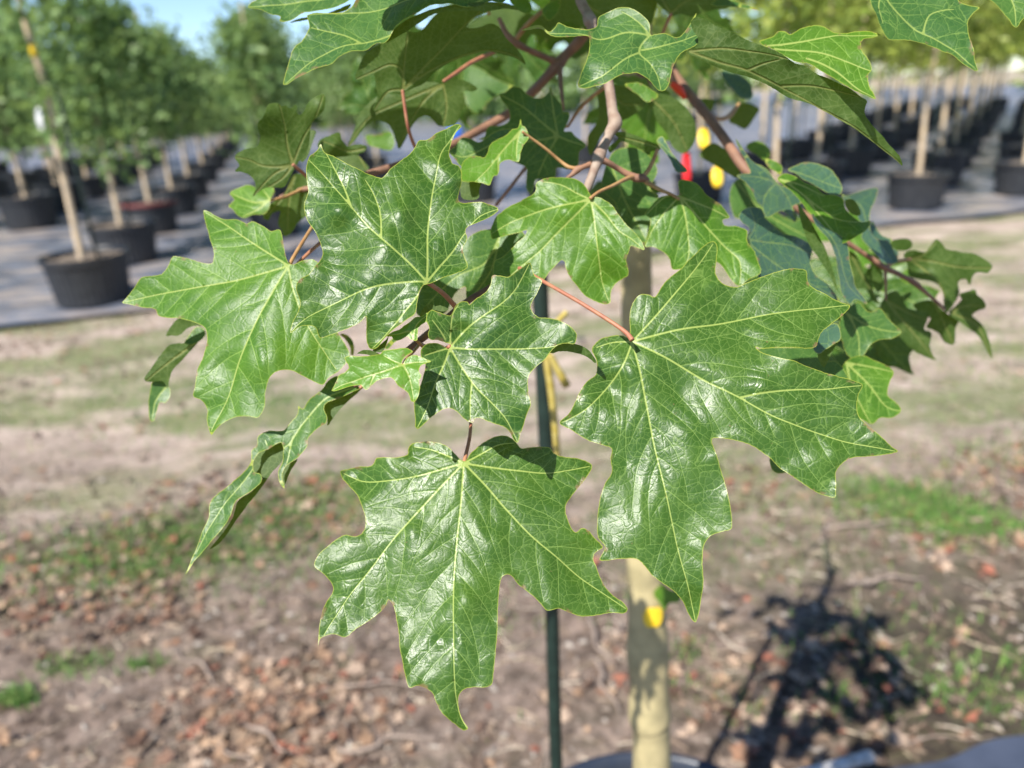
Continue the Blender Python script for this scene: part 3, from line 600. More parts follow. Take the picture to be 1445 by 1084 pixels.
# ------------------------------------------------------------------ twigs and branches of the maple
def br(name, pts, mat, seg=10, n=6, node=None, rough=.03):
    """pts: (px, py, depth, radius in mm)"""
    return tube(name, rel([at(x, y, d) for x, y, d, r in pts]), [r / 1000 for *_, r in pts], M[mat], tree, seg, n, rough)
br('twig', [(812, -60, .50, 3.4), (819, 0, .49, 3.3), (828, 18, .485, 3.1), (833, 30, .48, 4.2), (836, 40, .48, 3.0), (848, 80, .475, 3.0), (859, 120, .47, 3.1), (865, 160, .465, 3.3), (868, 174, .463, 4.4), (861, 186, .46, 3.2), (851, 208, .457, 3.0), (845, 222, .455, 3.9), (840, 236, .452, 2.8), (829, 264, .447, 2.5), (812, 300, .45, 2.1), (780, 345, .455, 1.9)], 'twig', 14)
br('branch', [(830, 42, .58, 4.2), (814, 62, .585, 4.0), (800, 76, .59, 3.8), (788, 90, .59, 4.8), (774, 106, .59, 3.8), (747, 134, .60, 3.7), (715, 162, .60, 3.6), (680, 182, .59, 3.3), (640, 203, .57, 3.0), (600, 220, .55, 2.8), (561, 233, .53, 2.6), (513, 248, .52, 2.4), (470, 262, .52, 2.0), (425, 268, .53, 1.8), (395, 279, .53, 1.5)], 'branch_brown')
br('twig', [(788, 90, .59, 3.0), (774, 83, .585, 2.6), (745, 70, .57, 2.3), (727, 60, .56, 2.7), (715, 48, .56, 2.2), (707, 32, .56, 1.8), (704, 26, .56, 1.5)], 'branch_brown')
br('twig', [(727, 57, .56, 2.0), (738, 42, .555, 1.8), (752, 27, .55, 1.7), (768, 14, .55, 1.6)], 'petiole_tan')
br('twig', [(790, 92, .59, 2.4), (791, 112, .58, 1.9), (793, 135, .57, 1.4), (795, 155, .57, .9)], 'branch_brown')
br('twig', [(802, 178, .54, 1.0), (812, 162, .53, 1.1), (826, 145, .52, 1.2), (856, 121, .50, 1.5)], 'petiole_tan')
br('twig', [(700, 290, .56, 1.2), (722, 262, .55, 1.2), (742, 236, .55, 1.2)], 'branch_brown')
br('twig', [(847, 225, .455, 2.2), (857, 229, .455, 1.9), (872, 238, .46, 1.7), (886, 246, .462, 2.0), (897, 251, .463, 2.5), (908, 252, .463, 2.3), (914, 256, .464, 1.7)], 'branch_brown')
br('twig', [(903, 252, .463, 1.7), (913, 243, .465, 1.3), (922, 226, .468, 1.2), (928, 210, .47, 1.1)], 'petiole_tan')
br('twig', [(842, 224, .455, 2.0), (832, 232, .453, 1.7), (822, 236, .45, 1.5), (814, 240, .45, 2.2), (808, 246, .45, 1.4), (799, 252, .45, .9)], 'branch_brown')
br('branch', [(930, 60, .74, 6.0), (942, 85, .70, 5.2), (952, 108, .66, 4.8), (970, 130, .63, 4.0), (999, 165, .60, 3.8), (1025, 200, .575, 3.6), (1052, 239, .56, 3.6), (1085, 265, .56, 2.6), (1130, 298, .56, 2.1), (1195, 342, .56, 1.9), (1222, 360, .565, 1.8), (1249, 378, .57, 2.3), (1270, 388, .575, 1.8), (1290, 399, .58, 2.1), (1310, 416, .585, 1.3), (1333, 436, .59, 1.1)], 'branch_brown')
br('twig', [(1249, 378, .57, 1.6), (1262, 370, .575, 1.5), (1285, 366, .58, 1.2)], 'petiole_tan')
br('twig', [(1249, 380, .57, 1.3), (1250, 400, .572, 1.0), (1250, 424, .575, .8)], 'branch_brown')
br('twig', [(1000, 164, .60, 1.8), (1018, 168, .61, 1.6), (1030, 163, .62, 2.0), (1043, 146, .63, 1.2)], 'petiole_tan')
br('twig', [(500, 545, .415, 1.0), (540, 520, .41, 1.2), (575, 494, .405, 1.6), (606, 470, .405, 2.0), (634, 447, .41, 2.1), (660, 425, .42, 1.8), (690, 407, .43, 1.8), (730, 380, .44, 1.8), (780, 345, .455, 1.8)], 'twig_dark', 12)
# pot-side bark branches out of the frame carrying the crown above
for (a, b, c_) in (((905, -90), (700, -300), .62), ((905, -60), (1150, -330), .60), ((905, -200), (850, -600), .75)):
    p = on_y(*a, TY); q = at(*b, c_); m = (p + q) / 2 + np.array([0, 0, .03]); tube('branch', rel([p, m, q]), [.009, .006, .003], M['branch_brown'], tree, 8, 6)
tube('branch', rel([on_y(897, 150, TY), on_y(908, 110, .79), at(930, 60, .74)]), [.012, .009, .0062], M['branch_brown'], tree, 10, 6)

# ------------------------------------------------------------------ leaves
ZN = {'i': (0, 0, 1), '1': (150, 150, 3.6125), '2': (150, 400, 2.58), '3': (400, 150, 3.0978), '4': (420, 380, 3.284), '5': (420, 580, 2.2583), '6': (780, 320, 1.902),
      '7': (350, 0, 3.5244), '8': (640, 0, 4.0139), 'b2': (680, 180, 3.8026), 'b3': (900, 180, 3.6125), 'b6': (1040, 0, 3.3877), 'c1': (560, 330, 4.8167), 'c2': (440, 430, 6.0208),
      'c3': (300, 120, 5.5577), 'c4': (480, 0, 4.8167), 'c5': (620, 100, 6.0208), 'c7': (1020, 180, 5.5577), 'c8': (1080, 380, 4.927), 'd1': (1180, 320, 5.42), 'd2': (900, 0, 3.6125), 'd7': (180, 420, 5.418), 'd8': (780, 80, 4.3375)}
def z(k, *pts):
    ox, oy, s_ = ZN[k]; return [(ox + x / s_, oy + y / s_) for x, y in pts]
def seg_dist(P, A, B):
    """distance of points P (n,2) to segments A-B (m,2) -> (n,m), and the position along each"""
    d = B - A; L = (d * d).sum(1) + 1e-9
    rx = P[:, 0:1] - A[None, :, 0]; ry = P[:, 1:2] - A[None, :, 1]
    t = np.clip((rx * d[:, 0] + ry * d[:, 1]) / L, 0, 1); rx -= t * d[:, 0]; ry -= t * d[:, 1]
    return np.sqrt(rx * rx + ry * ry), t
def inside(P, O):
    O2 = np.roll(O, -1, 0); x, y = P[:, 0:1], P[:, 1:2]; y1, y2 = O[:, 1], O2[:, 1]; dy = np.where(y2 == y1, 1e-9, y2 - y1)
    k = ((y1 > y) != (y2 > y)) & (x < (O2[:, 0] - O[:, 0]) * (y - y1) / dy + O[:, 0]); return (k.sum(1) & 1).astype(bool)
LEAF_COUNT = [0]
def patch(outline, veins, D, g=(0, 0), ctr=None, side='top', ridge=(), bump=(), sp=3.2, relief=1.0, sec=True, keel=0.07, wave=1.0, seed=0, fold=0.0):
    """one stretch of leaf blade. outline and veins are the silhouette and vein lines as sighted from the photo's standpoint;
    D + gradient g (m per 100 px) + ridges/bumps give every point its own distance; relief is real geometry on top of it"""
    lr = np.random.default_rng(seed + 5)
    O = np.array(catmull(outline, step=3.0, closed=True)); O = O + lr.normal(size=O.shape) * 0.16
    keepO = [0]
    for i in range(1, len(O)):
        if np.linalg.norm(O[i] - O[keepO[-1]]) > 0.8: keepO.append(i)
    O = O[keepO]; ctr = O.mean(0) if ctr is None else np.array(ctr, float)
    OA, OB = O, np.roll(O, -1, 0)
    prim, secs = [], []                                            # lists of (polyline, w0, w1)
    for v in veins:
        q = np.array(catmull(v, step=5.0)); keep = inside(q, O); keep[0] = True
        q = q[keep]
        if len(q) < 2: continue
        prim.append((q, 1.75, 0.65))
    mmpx = 1000 * D / FPX
    if sec:
        PA = np.concatenate([q[:-1] for q, *_ in prim]) if prim else np.zeros((0, 2)); PB = np.concatenate([q[1:] for q, *_ in prim]) if prim else np.zeros((0, 2))
        for vi, (q, _, _) in enumerate(prim):
            L = np.concatenate([[0], np.cumsum(np.linalg.norm(np.diff(q, axis=0), axis=1))]); tot = L[-1]
            if tot < 45: continue
            gap = max(17, min(40, tot * 0.155))
            for sgn in (-1, 1):
                s0 = gap * (1.1 + 0.35 * sgn * lr.uniform(.5, 1))
                while s0 < tot * 0.93:
                    i = int(np.searchsorted(L, s0)) - 1; i = min(max(i, 0), len(q) - 2); t = (q[i + 1] - q[i]) / (np.linalg.norm(q[i + 1] - q[i]) + 1e-9)
                    p = q[i] + t * (s0 - L[i]); a = sgn * math.radians(48 + lr.uniform(-6, 6)); d = np.array([t[0] * math.cos(a) - t[1] * math.sin(a), t[0] * math.sin(a) + t[1] * math.cos(a)])
                    pts = [p.copy()]; cur = p.copy()
                    for k in range(30):
                        a2 = -sgn * math.radians(0.9) + lr.normal() * .03; d = np.array([d[0] * math.cos(a2) - d[1] * math.sin(a2), d[0] * math.sin(a2) + d[1] * math.cos(a2)]); cur = cur + d * 4
                        if not inside(cur[None], O)[0] or seg_dist(cur[None], OA, OB)[0].min() < 3: break
                        if k > 1 and len(PA) and seg_dist(cur[None], PA, PB)[0].min() < 4.5: break
                        if secs and k > 0:
                            if min(np.linalg.norm(w - cur, axis=1).min() for w, *_ in secs) < 4.5: break
                        pts.append(cur.copy())
                    if len(pts) > 3: secs.append((np.array(pts), 0.85, 0.4))
                    s0 += gap * lr.uniform(.8, 1.25)
    # interior points
    lo, hi = O.min(0), O.max(0); gx_, gy_ = np.meshgrid(np.arange(lo[0], hi[0], sp), np.arange(lo[1], hi[1], sp * .87))
    gx_[1::2] += sp / 2; G = np.stack([gx_.ravel(), gy_.ravel()], 1); G += lr.uniform(-.15, .15, G.shape) * sp
    G = G[inside(G, O)]
    if len(G): G = G[seg_dist(G, OA, OB)[0].min(1) > sp * .55]
    allv = prim + secs
    if allv and len(G):
        VA = np.concatenate([q[:-1] for q, *_ in allv]); VB = np.concatenate([q[1:] for q, *_ in allv]); G = G[seg_dist(G, VA, VB)[0].min(1) > 1.1]
    # an offset ring on each side of the primary veins keeps their lines crisp
    verts = [tuple(p) for p in O]; edges = []
    for q, *_ in allv:
        st_ = len(verts); ok = [p for p in q if inside(p[None], O)[0] and seg_dist(p[None], OA, OB)[0].min() > .5]
        verts += [tuple(p) for p in ok]; edges += [(st_ + i, st_ + i + 1) for i in range(len(ok) - 1) if np.linalg.norm(ok[i + 1] - ok[i]) < 9]
    verts += [tuple(p) for p in G]
    res = geometry.delaunay_2d_cdt([Vector((x, -y)) for x, y in verts], edges, [list(range(len(O)))], 1, 1e-5, False)
    P = np.array([(v.x, -v.y) for v in res[0]]); Fc = [tuple(f) for f in res[2]]
    # keep only inside triangles (guards against self-crossing outlines)
    cen = np.array([P[list(f)].mean(0) for f in Fc]); ok = inside(cen, O); Fc = [f for f, k in zip(Fc, ok) if k]
    # orient towards the standpoint
    if Fc:
        a, b, c = P[Fc[0][0]], P[Fc[0][1]], P[Fc[0][2]]
        if ((b[0] - a[0]) * -(c[1] - a[1]) + (b[1] - a[1]) * (c[0] - a[0])) < 0: Fc = [f[::-1] for f in Fc]
    if side == 'under': Fc = [f[::-1] for f in Fc]
    ed = seg_dist(P, OA, OB)[0].min(1)
    def vdist(lst):
        if not lst: return np.full(len(P), 99.), np.full(len(P), 99.)
        best = np.full(len(P), 99.); bestn = np.full(len(P), 99.)
        for q, w0, w1 in lst:
            A, B = q[:-1], q[1:]; d_, t_ = seg_dist(P, A, B); k = d_.argmin(1); dd_ = d_[np.arange(len(P)), k]; s_ = (k + t_[np.arange(len(P)), k]) / len(A)
            w = w0 + (w1 - w0) * s_; best = np.minimum(best, dd_); bestn = np.minimum(bestn, dd_ / w)
        return best, bestn
    pd, pn = vdist(prim); sd, sn = vdist(secs)
    # distance from the standpoint
    dep = D + g[0] * (P[:, 0] - ctr[0]) / 100 + g[1] * (P[:, 1] - ctr[1]) / 100
    for (x1, y1, x2, y2, kl, kr) in ridge:
        n_ = np.array([-(y2 - y1), x2 - x1], float); n_ /= np.linalg.norm(n_); s_ = (P - [x1, y1]) @ n_
        sm = np.sqrt(s_ * s_ + 9) - 3; dep += np.where(s_ < 0, kl, kr) * sm / 100
    for (bx, by, br_, dz) in bump: dep += dz * np.exp(-((P[:, 0] - bx) ** 2 + (P[:, 1] - by) ** 2) / (2 * br_ ** 2))
    pos = CP + (F_ + np.outer((P[:, 0] - 722.5) / FPX, R_) - np.outer((P[:, 1] - 542.) / FPX, U_)) * dep[:, None]
    # relief in mm along the blade's mean normal
    nrm = np.zeros(3)
    for f in Fc[::7]: nrm += np.cross(pos[f[1]] - pos[f[0]], pos[f[2]] - pos[f[0]])
    nrm /= np.linalg.norm(nrm) + 1e-12
    sdm, pdm, edm = np.minimum(sd, pd) * mmpx, pd * mmpx, ed * mmpx
    h = 0.42 * (1 - np.exp(-(sdm / 2.6) ** 2)) + keel * np.minimum(pdm, 13) * (1 if prim else 0)
    h += wave * (1.25 * vnoise(P[:, 0], P[:, 1], 44, seed * 1.3) + 0.16 * vnoise(P[:, 0], P[:, 1], 14, seed * 2.1 + 4) * np.clip(sdm / 3, 0, 1) + 2.6 * vnoise(P[:, 0], P[:, 1], 85, seed * .7 + 2))
    h += wave * 1.3 * vnoise(P[:, 0], P[:, 1], 22, seed + 8) * np.exp(-edm / 3.5)
    h *= relief
    pos = pos + nrm * (h * 0.001)[:, None]
    lc = np.stack([P[:, 0] * mmpx, -P[:, 1] * mmpx, np.full(len(P), seed * 3.7)], 1)
    return pos, Fc, np.minimum(pn, 99), np.minimum(sn, 99), edm, lc
def leaf(mat, patches, pet=None, petmat='petiole', seed=None):
    LEAF_COUNT[0] += 1; seed = LEAF_COUNT[0] if seed is None else seed
    V, Fc, A, B, E_, L = [], [], [], [], [], []; off = 0
    for i, kw in enumerate(patches):
        kw = dict(kw); kw.setdefault('seed', seed + 40 * i)
        p, f, a, b, e, l = patch(**kw); V.append(p); Fc += [tuple(k + off for k in t) for t in f]; off += len(p); A.append(a); B.append(b); E_.append(e); L.append(l)
    V = np.concatenate(V); org = V.mean(0)
    o = mesh_obj('leaf', V - org, Fc, M[mat], tree); o.location = org - TO; me = o.data
    for nme, arr in (('pvein', A), ('svein', B), ('edge', E_)): me.attributes.new(nme, 'FLOAT', 'POINT').data.foreach_set('value', np.concatenate(arr).astype(np.float32))
    me.attributes.new('lc', 'FLOAT_VECTOR', 'POINT').data.foreach_set('vector', np.concatenate(L).astype(np.float32).ravel())
    if pet:
        P = [at(x, y, d) - org for x, y, d, r in pet]; V2, F2 = tube_geo(P, [r / 1000 for *_, r in pet], 10, 6, .03); mesh_obj('petiole', V2, F2, M[petmat], o)
    return o

# --- bottom leaf
A_out = z('5', (535, 160), (548, 140), (570, 118), (600, 98), (640, 82), (668, 82), (692, 97), (712, 120), (740, 118), (775, 116), (805, 120), (816, 138), (850, 150), (900, 155), (938, 172), (925, 205), (900, 240), (875, 270), (855, 300), (852, 320), (860, 350), (872, 375), (885, 388), (905, 375), (925, 382), (945, 405), (972, 435), (950, 450), (942, 470), (952, 495), (965, 530), (985, 565), (1010, 590), (1035, 608), (1052, 632), (1040, 645), (1000, 643), (960, 650), (910, 655), (870, 645), (830, 630), (795, 637), (775, 615), (750, 590), (725, 570), (700, 550), (685, 530), (668, 522), (652, 530), (645, 550), (640, 600), (638, 650), (637, 700), (632, 760), (625, 830), (618, 872), (600, 880), (560, 880), (530, 888), (515, 905), (512, 930), (518, 965), (530, 990), (543, 1012), (530, 1018), (505, 1000), (475, 975), (455, 955), (440, 925), (430, 900), (405, 882), (380, 875), (358, 882), (345, 850), (335, 800), (325, 750), (322, 700), (315, 660), (305, 620), (290, 602), (282, 620), (260, 645), (225, 670), (185, 695), (150, 722), (120, 712), (95, 715), (72, 728), (67, 750), (68, 720), (72, 680), (80, 640), (95, 600), (112, 570), (105, 545), (85, 520), (60, 500), (57, 490), (70, 460), (95, 435), (125, 410), (155, 396), (185, 402), (205, 392), (218, 365), (215, 330), (205, 300), (195, 275), (165, 240), (142, 212), (140, 195), (165, 190), (200, 182), (240, 178), (255, 155), (270, 152), (310, 152), (350, 140), (352, 120), (365, 102), (400, 97), (440, 100), (475, 112), (500, 135), (522, 158))
J = (530, 168)
A_v = [z('5', J, (522, 280), (507, 420), (497, 560), (497, 700), (500, 850), (508, 930), (522, 980), (540, 1010)), z('5', J, (600, 240), (660, 310), (750, 405), (830, 470), (900, 530), (980, 585), (1046, 630)), z('5', J, (620, 182), (700, 192), (790, 200), (860, 192), (930, 176)),
       z('5', J, (450, 250), (370, 335), (300, 415), (225, 515), (150, 610), (72, 735)), z('5', J, (450, 190), (370, 210), (290, 225), (210, 228), (150, 202)), z('5', J, (590, 135), (640, 110), (690, 104)), z('5', J, (480, 145), (420, 122), (370, 112))]
leaf('glossy', [dict(outline=A_out, veins=A_v, D=.362, g=(.000, -.011), ctr=(655, 800), sp=3.0, ridge=[(655, 652, 640, 1000, .004, .004)], bump=[(655, 850, 16, -.0035), (700, 770, 14, -.002), (590, 770, 22, -.002), (500, 670, 26, .012), (800, 690, 30, .003), (540, 850, 30, .003), (655, 1000, 30, .006), (625, 905, 10, .0015), (580, 750, 12, -.0015), (780, 830, 25, -.002)])],
     [(655, 653, .3785, 1.05), (659, 635, .384, .95), (663, 615, .392, .9), (664, 590, .40, .9), (655, 540, .41, 1.0), (640, 470, .412, 1.2), (633, 450, .41, 1.5)], 'petiole', 1)
# --- large right leaf
B_out = z('6', (208, 280), (207, 240), (215, 205), (235, 183), (262, 185), (272, 190), (300, 150), (340, 115), (375, 80), (410, 48), (432, 38), (441, 50), (440, 90), (437, 125), (455, 150), (492, 160), (520, 150), (560, 135), (610, 120), (660, 115), (680, 118), (685, 145), (700, 165), (730, 185), (770, 205), (795, 215), (770, 245), (740, 268), (715, 290), (706, 310), (700, 328), (640, 332), (590, 330), (560, 328), (545, 322), (560, 338), (600, 355), (650, 370), (700, 385), (760, 403), (810, 415), (833, 425), (820, 450), (812, 480), (815, 505), (835, 530), (870, 560), (905, 588), (928, 602), (890, 612), (840, 617), (800, 622), (775, 637), (760, 660), (757, 700), (755, 727), (730, 722), (690, 705), (650, 678), (610, 650), (570, 615), (530, 590), (480, 575), (440, 568), (427, 570), (432, 600), (445, 640), (460, 690), (470, 740), (478, 790), (476, 812), (450, 820), (420, 832), (405, 855), (400, 900), (402, 950), (397, 1000), (390, 1050), (385, 1063), (368, 1045), (350, 1010), (325, 980), (290, 955), (265, 935), (245, 910), (225, 893), (180, 892), (125, 895), (140, 860), (122, 835), (120, 790), (125, 740), (140, 690), (158, 660), (155, 620), (158, 595), (130, 585), (90, 570), (50, 545), (18, 525), (45, 500), (60, 470), (75, 440), (95, 415), (115, 400), (117, 360), (105, 330), (120, 305), (150, 292), (185, 289), (203, 294))
J = (214, 305)
B_v = [z('6', J, (235, 400), (255, 500), (275, 600), (310, 740), (335, 860), (360, 960), (384, 1056)), z('6', J, (300, 350), (400, 410), (500, 460), (600, 515), (700, 550), (800, 580), (920, 602)), z('6', J, (320, 280), (430, 262), (550, 238), (650, 228), (788, 214)),
       z('6', J, (280, 235), (340, 165), (400, 90), (430, 46)), z('6', J, (190, 370), (150, 430), (90, 490), (24, 524)), z('6', J, (160, 308), (118, 322)), z('6', (500, 460), (560, 448), (650, 440), (740, 437), (828, 426))]
leaf('glossy', [dict(outline=B_out, veins=B_v, D=.366, g=(-.002, -.009), ctr=(950, 600), sp=3.2, ridge=[(892, 478, 1265, 636, .004, .003)], bump=[(1075, 545, 12, -.002), (870, 430, 18, .004), (970, 610, 14, -.002), (1180, 640, 14, -.0025), (960, 700, 20, -.002), (1010, 400, 14, -.002), (980, 860, 40, .006), (960, 540, 25, .003), (1110, 500, 30, -.003), (860, 550, 20, .006), (900, 740, 20, -.002), (1010, 345, 30, .008)])],
     [(892, 480, .3685, 1.35), (884, 470, .371, 1.15), (830, 434, .382, 1.05), (768, 398, .398, 1.0), (740, 382, .425, 1.2), (700, 365, .47, 1.4)], 'petiole', 2)
# --- glossy upper left leaf
C_out = z('3', (635, 775), (680, 755), (740, 735), (780, 720), (803, 705), (805, 688), (790, 650), (783, 620), (800, 590), (803, 570), (795, 548), (805, 530), (850, 520), (900, 495), (940, 465), (935, 455), (890, 440), (830, 432), (790, 436), (768, 425), (765, 395), (780, 330), (778, 280), (765, 250), (740, 240), (728, 215), (722, 190), (730, 150), (750, 110), (778, 78), (765, 68), (720, 85), (670, 110), (630, 140), (592, 147), (570, 180), (540, 220), (500, 260), (470, 285), (432, 318), (400, 310), (350, 295), (290, 265), (220, 225), (180, 205), (165, 172), (152, 195), (115, 228), (105, 270), (105, 330), (110, 380), (92, 420), (92, 450), (105, 500), (140, 550), (160, 600), (168, 640), (150, 690), (110, 740), (75, 770), (62, 810), (75, 860), (65, 910), (48, 950), (40, 1003), (55, 995), (80, 978), (130, 972), (148, 980), (165, 1022), (200, 1010), (250, 990), (300, 975), (345, 950), (366, 930), (365, 985), (368, 1042), (387, 1069), (411, 1061), (439, 1024), (468, 995), (534, 939), (576, 915), (586, 863), (600, 807), (620, 780))
J = (627, 768)
C_v = [z('3', J, (560, 700), (470, 620), (380, 540), (300, 450), (230, 370), (170, 300), (112, 240)), z('3', J, (630, 680), (632, 560), (645, 430), (665, 310), (690, 190), (730, 130), (770, 76)), z('3', J, (560, 772), (470, 780), (380, 795), (300, 820), (200, 870), (110, 930), (45, 995)),
       z('3', J, (590, 830), (530, 900), (460, 990), (392, 1062)), z('3', J, (680, 700), (740, 630), (790, 560), (860, 490), (935, 462)), z('3', (300, 450), (270, 370), (230, 290), (190, 215)), z('3', (430, 585), (425, 480), (400, 400), (360, 330))]
leaf('glossy', [dict(outline=C_out, veins=C_v, D=.368, g=(.000, -.010), ctr=(545, 330), sp=3.0, ridge=[(603, 398, 440, 235, .003, .005)], bump=[(620, 228, 12, -.004), (565, 300, 14, -.004), (480, 300, 12, -.003), (640, 245, 12, -.003), (655, 275, 12, .004), (510, 400, 25, -.003), (600, 330, 16, .003), (450, 210, 20, .006), (545, 350, 14, -.0025), (530, 480, 18, .004), (480, 270, 14, .002)], wave=1.25),
                dict(outline=z('c2', (515, 388), (565, 352), (635, 290), (655, 255), (640, 320), (600, 400), (560, 407)), veins=[], D=.374, g=(0, -.01), side='under', sp=3.5, relief=.5)],
     [(602, 398, .3625, 1.15), (610, 403, .365, 1.1), (625, 414, .372, 1.2), (642, 432, .39, 1.4), (648, 440, .405, 1.5)], 'petiole', 3)
# --- centre leaf
D_out = z('c1', (368, 748), (330, 735), (280, 725), (230, 727), (213, 690), (225, 650), (203, 600), (210, 550), (240, 522), (270, 535), (300, 545), (360, 562), (378, 545), (400, 490), (440, 457), (480, 458), (492, 475), (540, 430), (610, 385), (638, 340), (648, 285), (700, 288), (760, 300), (800, 272), (850, 235), (905, 200), (920, 240), (938, 290), (985, 328), (970, 372), (945, 420), (915, 470), (912, 500), (935, 540), (970, 562), (1010, 565), (1080, 580), (1150, 610), (1200, 650), (1222, 685), (1210, 745), (1160, 740), (1100, 750), (1060, 782), (1045, 802), (1010, 850), (950, 900), (905, 950), (890, 1000), (893, 1060)) + \
    z('4', (1070, 585), (1080, 630), (1060, 680), (1045, 730), (1028, 780), (1020, 806), (1000, 790), (985, 760), (960, 735), (920, 722), (880, 705), (850, 690), (822, 690), (812, 710), (795, 705), (770, 690), (745, 665), (710, 645), (680, 648), (640, 670), (600, 705), (570, 735), (555, 743), (547, 735), (545, 690), (540, 620), (560, 560), (585, 480), (592, 440), (572, 405), (573, 375), (595, 352), (640, 345), (675, 352), (697, 366))
J = (705, 359)
D_v = [z('4', J, (760, 450), (830, 550), (900, 620), (960, 690), (1017, 798)), z('4', J, (820, 366), (950, 365), (1080, 362), (1180, 355), (1275, 330)), z('4', J, (790, 270), (880, 200), (950, 150), (1010, 90), (1072, -20)), z('4', J, (710, 280), (720, 210), (745, 165)),
       z('4', J, (680, 430), (640, 520), (600, 640), (556, 735)), z('4', J, (670, 300), (625, 240)), z('4', J, (650, 378), (590, 400)), z('4', (808, 520), (800, 600), (800, 695))]
leaf('glossy', [dict(outline=D_out, veins=D_v, D=.357, g=(.000, -.009), ctr=(670, 490), sp=3.0, bump=[(700, 440, 20, -.003), (790, 465, 22, -.002), (600, 480, 12, -.004), (650, 470, 10, .004), (605, 455, 12, -.003), (725, 395, 22, -.003), (745, 385, 10, .003), (590, 590, 25, .004), (740, 600, 25, .005)]),
                dict(outline=z('c1', (1040, 808), (1062, 776), (1110, 748), (1170, 739), (1215, 748), (1270, 768), (1310, 800), (1340, 840), (1356, 876), (1345, 880), (1320, 858), (1280, 832), (1230, 812), (1160, 800), (1100, 800), (1060, 812)), veins=[], D=.364, g=(.006, 0), side='under', sp=3.5, relief=.5)],
     [(635, 489, .3595, 1.0), (628, 492, .366, 1.0), (612, 494, .38, 1.0), (592, 485, .402, 1.2)], 'petiole', 4)
# --- young leaf left of the centre leaf
Y_out = z('c2', (770, 512), (766, 498), (775, 468), (812, 430), (858, 398), (812, 373), (740, 380), (680, 386), (610, 392), (588, 420), (540, 440), (470, 455), (400, 455), (330, 450), (293, 465), (300, 490), (322, 520), (325, 545), (290, 580), (233, 612), (225, 640), (200, 690), (177, 738), (200, 743), (260, 730), (330, 700), (380, 690), (430, 690), (445, 715), (465, 731), (490, 720), (530, 680), (580, 650), (640, 630), (680, 628), (710, 650), (740, 695), (790, 725), (820, 755), (835, 790), (850, 825), (872, 830), (900, 790), (915, 740), (922, 700), (915, 650), (936, 610), (913, 565), (925, 520), (970, 497), (1015, 481), (980, 465), (920, 440), (875, 424), (830, 438), (800, 460), (780, 498))
leaf('young', [dict(outline=Y_out, veins=[z('c2', (775, 512), (650, 560), (545, 595), (400, 640), (260, 690), (185, 733)), z('c2', (775, 512), (820, 590), (850, 700), (866, 820)), z('c2', (775, 512), (870, 490), (1005, 482)), z('c2', (775, 512), (690, 478), (610, 432)), z('c2', (545, 595), (500, 690))], D=.344, g=(-.004, -.008), ctr=(540, 520), sp=2.6, wave=1.1, keel=.12)],
     [(569, 515, .344, .7), (573, 507, .352, .7), (580, 500, .372, .8), (590, 488, .395, .9)], 'petiole_tan', 5)
leaf('young', [dict(outline=z('c2', (630, 262), (655, 240), (700, 215), (740, 200), (780, 172), (830, 150), (880, 112), (930, 100), (985, 68), (1005, 80), (980, 140), (935, 168), (903, 200), (897, 250), (890, 297), (830, 282), (812, 258), (790, 262), (740, 290), (695, 294), (675, 262)), veins=[z('c2', (860, 280), (830, 220), (720, 240), (650, 250)), z('c2', (860, 280), (880, 180), (970, 95))], D=.362, g=(0, -.01), sp=2.8),
               dict(outline=z('c2', (918, 97), (933, 50), (975, 5), (1030, -6), (1045, 12), (1090, 5), (1162, 40), (1100, 57), (1040, 45), (1000, 60), (960, 82)), veins=[], D=.368, side='under', sp=3.5, relief=.5)],
     [(582, 477, .364, .7), (590, 483, .37, .7), (598, 491, .385, .8)], 'petiole_tan', 6)
leaf('young', [dict(outline=z('c2', (383, 415), (420, 390), (480, 383), (530, 398), (582, 430), (520, 440), (470, 425), (430, 418)), veins=[], D=.362, side='under', sp=3.5, relief=.5)], seed=7)
# --- bright left leaf
E_out = z('1', (925, 790), (915, 740), (905, 690), (893, 640), (880, 630), (840, 636), (800, 610), (740, 585), (715, 597), (690, 585), (660, 575), (600, 575), (560, 560), (520, 537), (497, 530), (500, 570), (515, 620), (530, 680), (545, 730), (540, 792), (525, 800), (480, 795), (430, 780), (380, 770), (345, 768), (330, 790), (310, 830), (285, 860), (240, 870), (195, 880), (180, 895), (150, 930), (110, 970), (80, 1000), (120, 1010), (180, 1025), (250, 1037), (265, 1067)) + \
    z('2', (215, 124), (270, 128), (330, 145), (355, 160), (365, 200), (350, 260), (330, 310), (322, 380), (318, 412), (345, 425), (365, 460), (370, 500), (380, 545), (386, 553), (410, 525), (435, 505), (470, 488), (520, 485), (555, 489), (575, 450), (580, 390), (600, 340), (640, 318), (680, 320), (720, 340), (770, 365), (792, 371), (810, 345), (850, 320), (880, 285), (888, 260), (870, 220), (850, 190), (820, 140), (800, 60), (790, -20)) + z('1', (1110, 840), (1060, 788), (1000, 790), (960, 812), (938, 808))
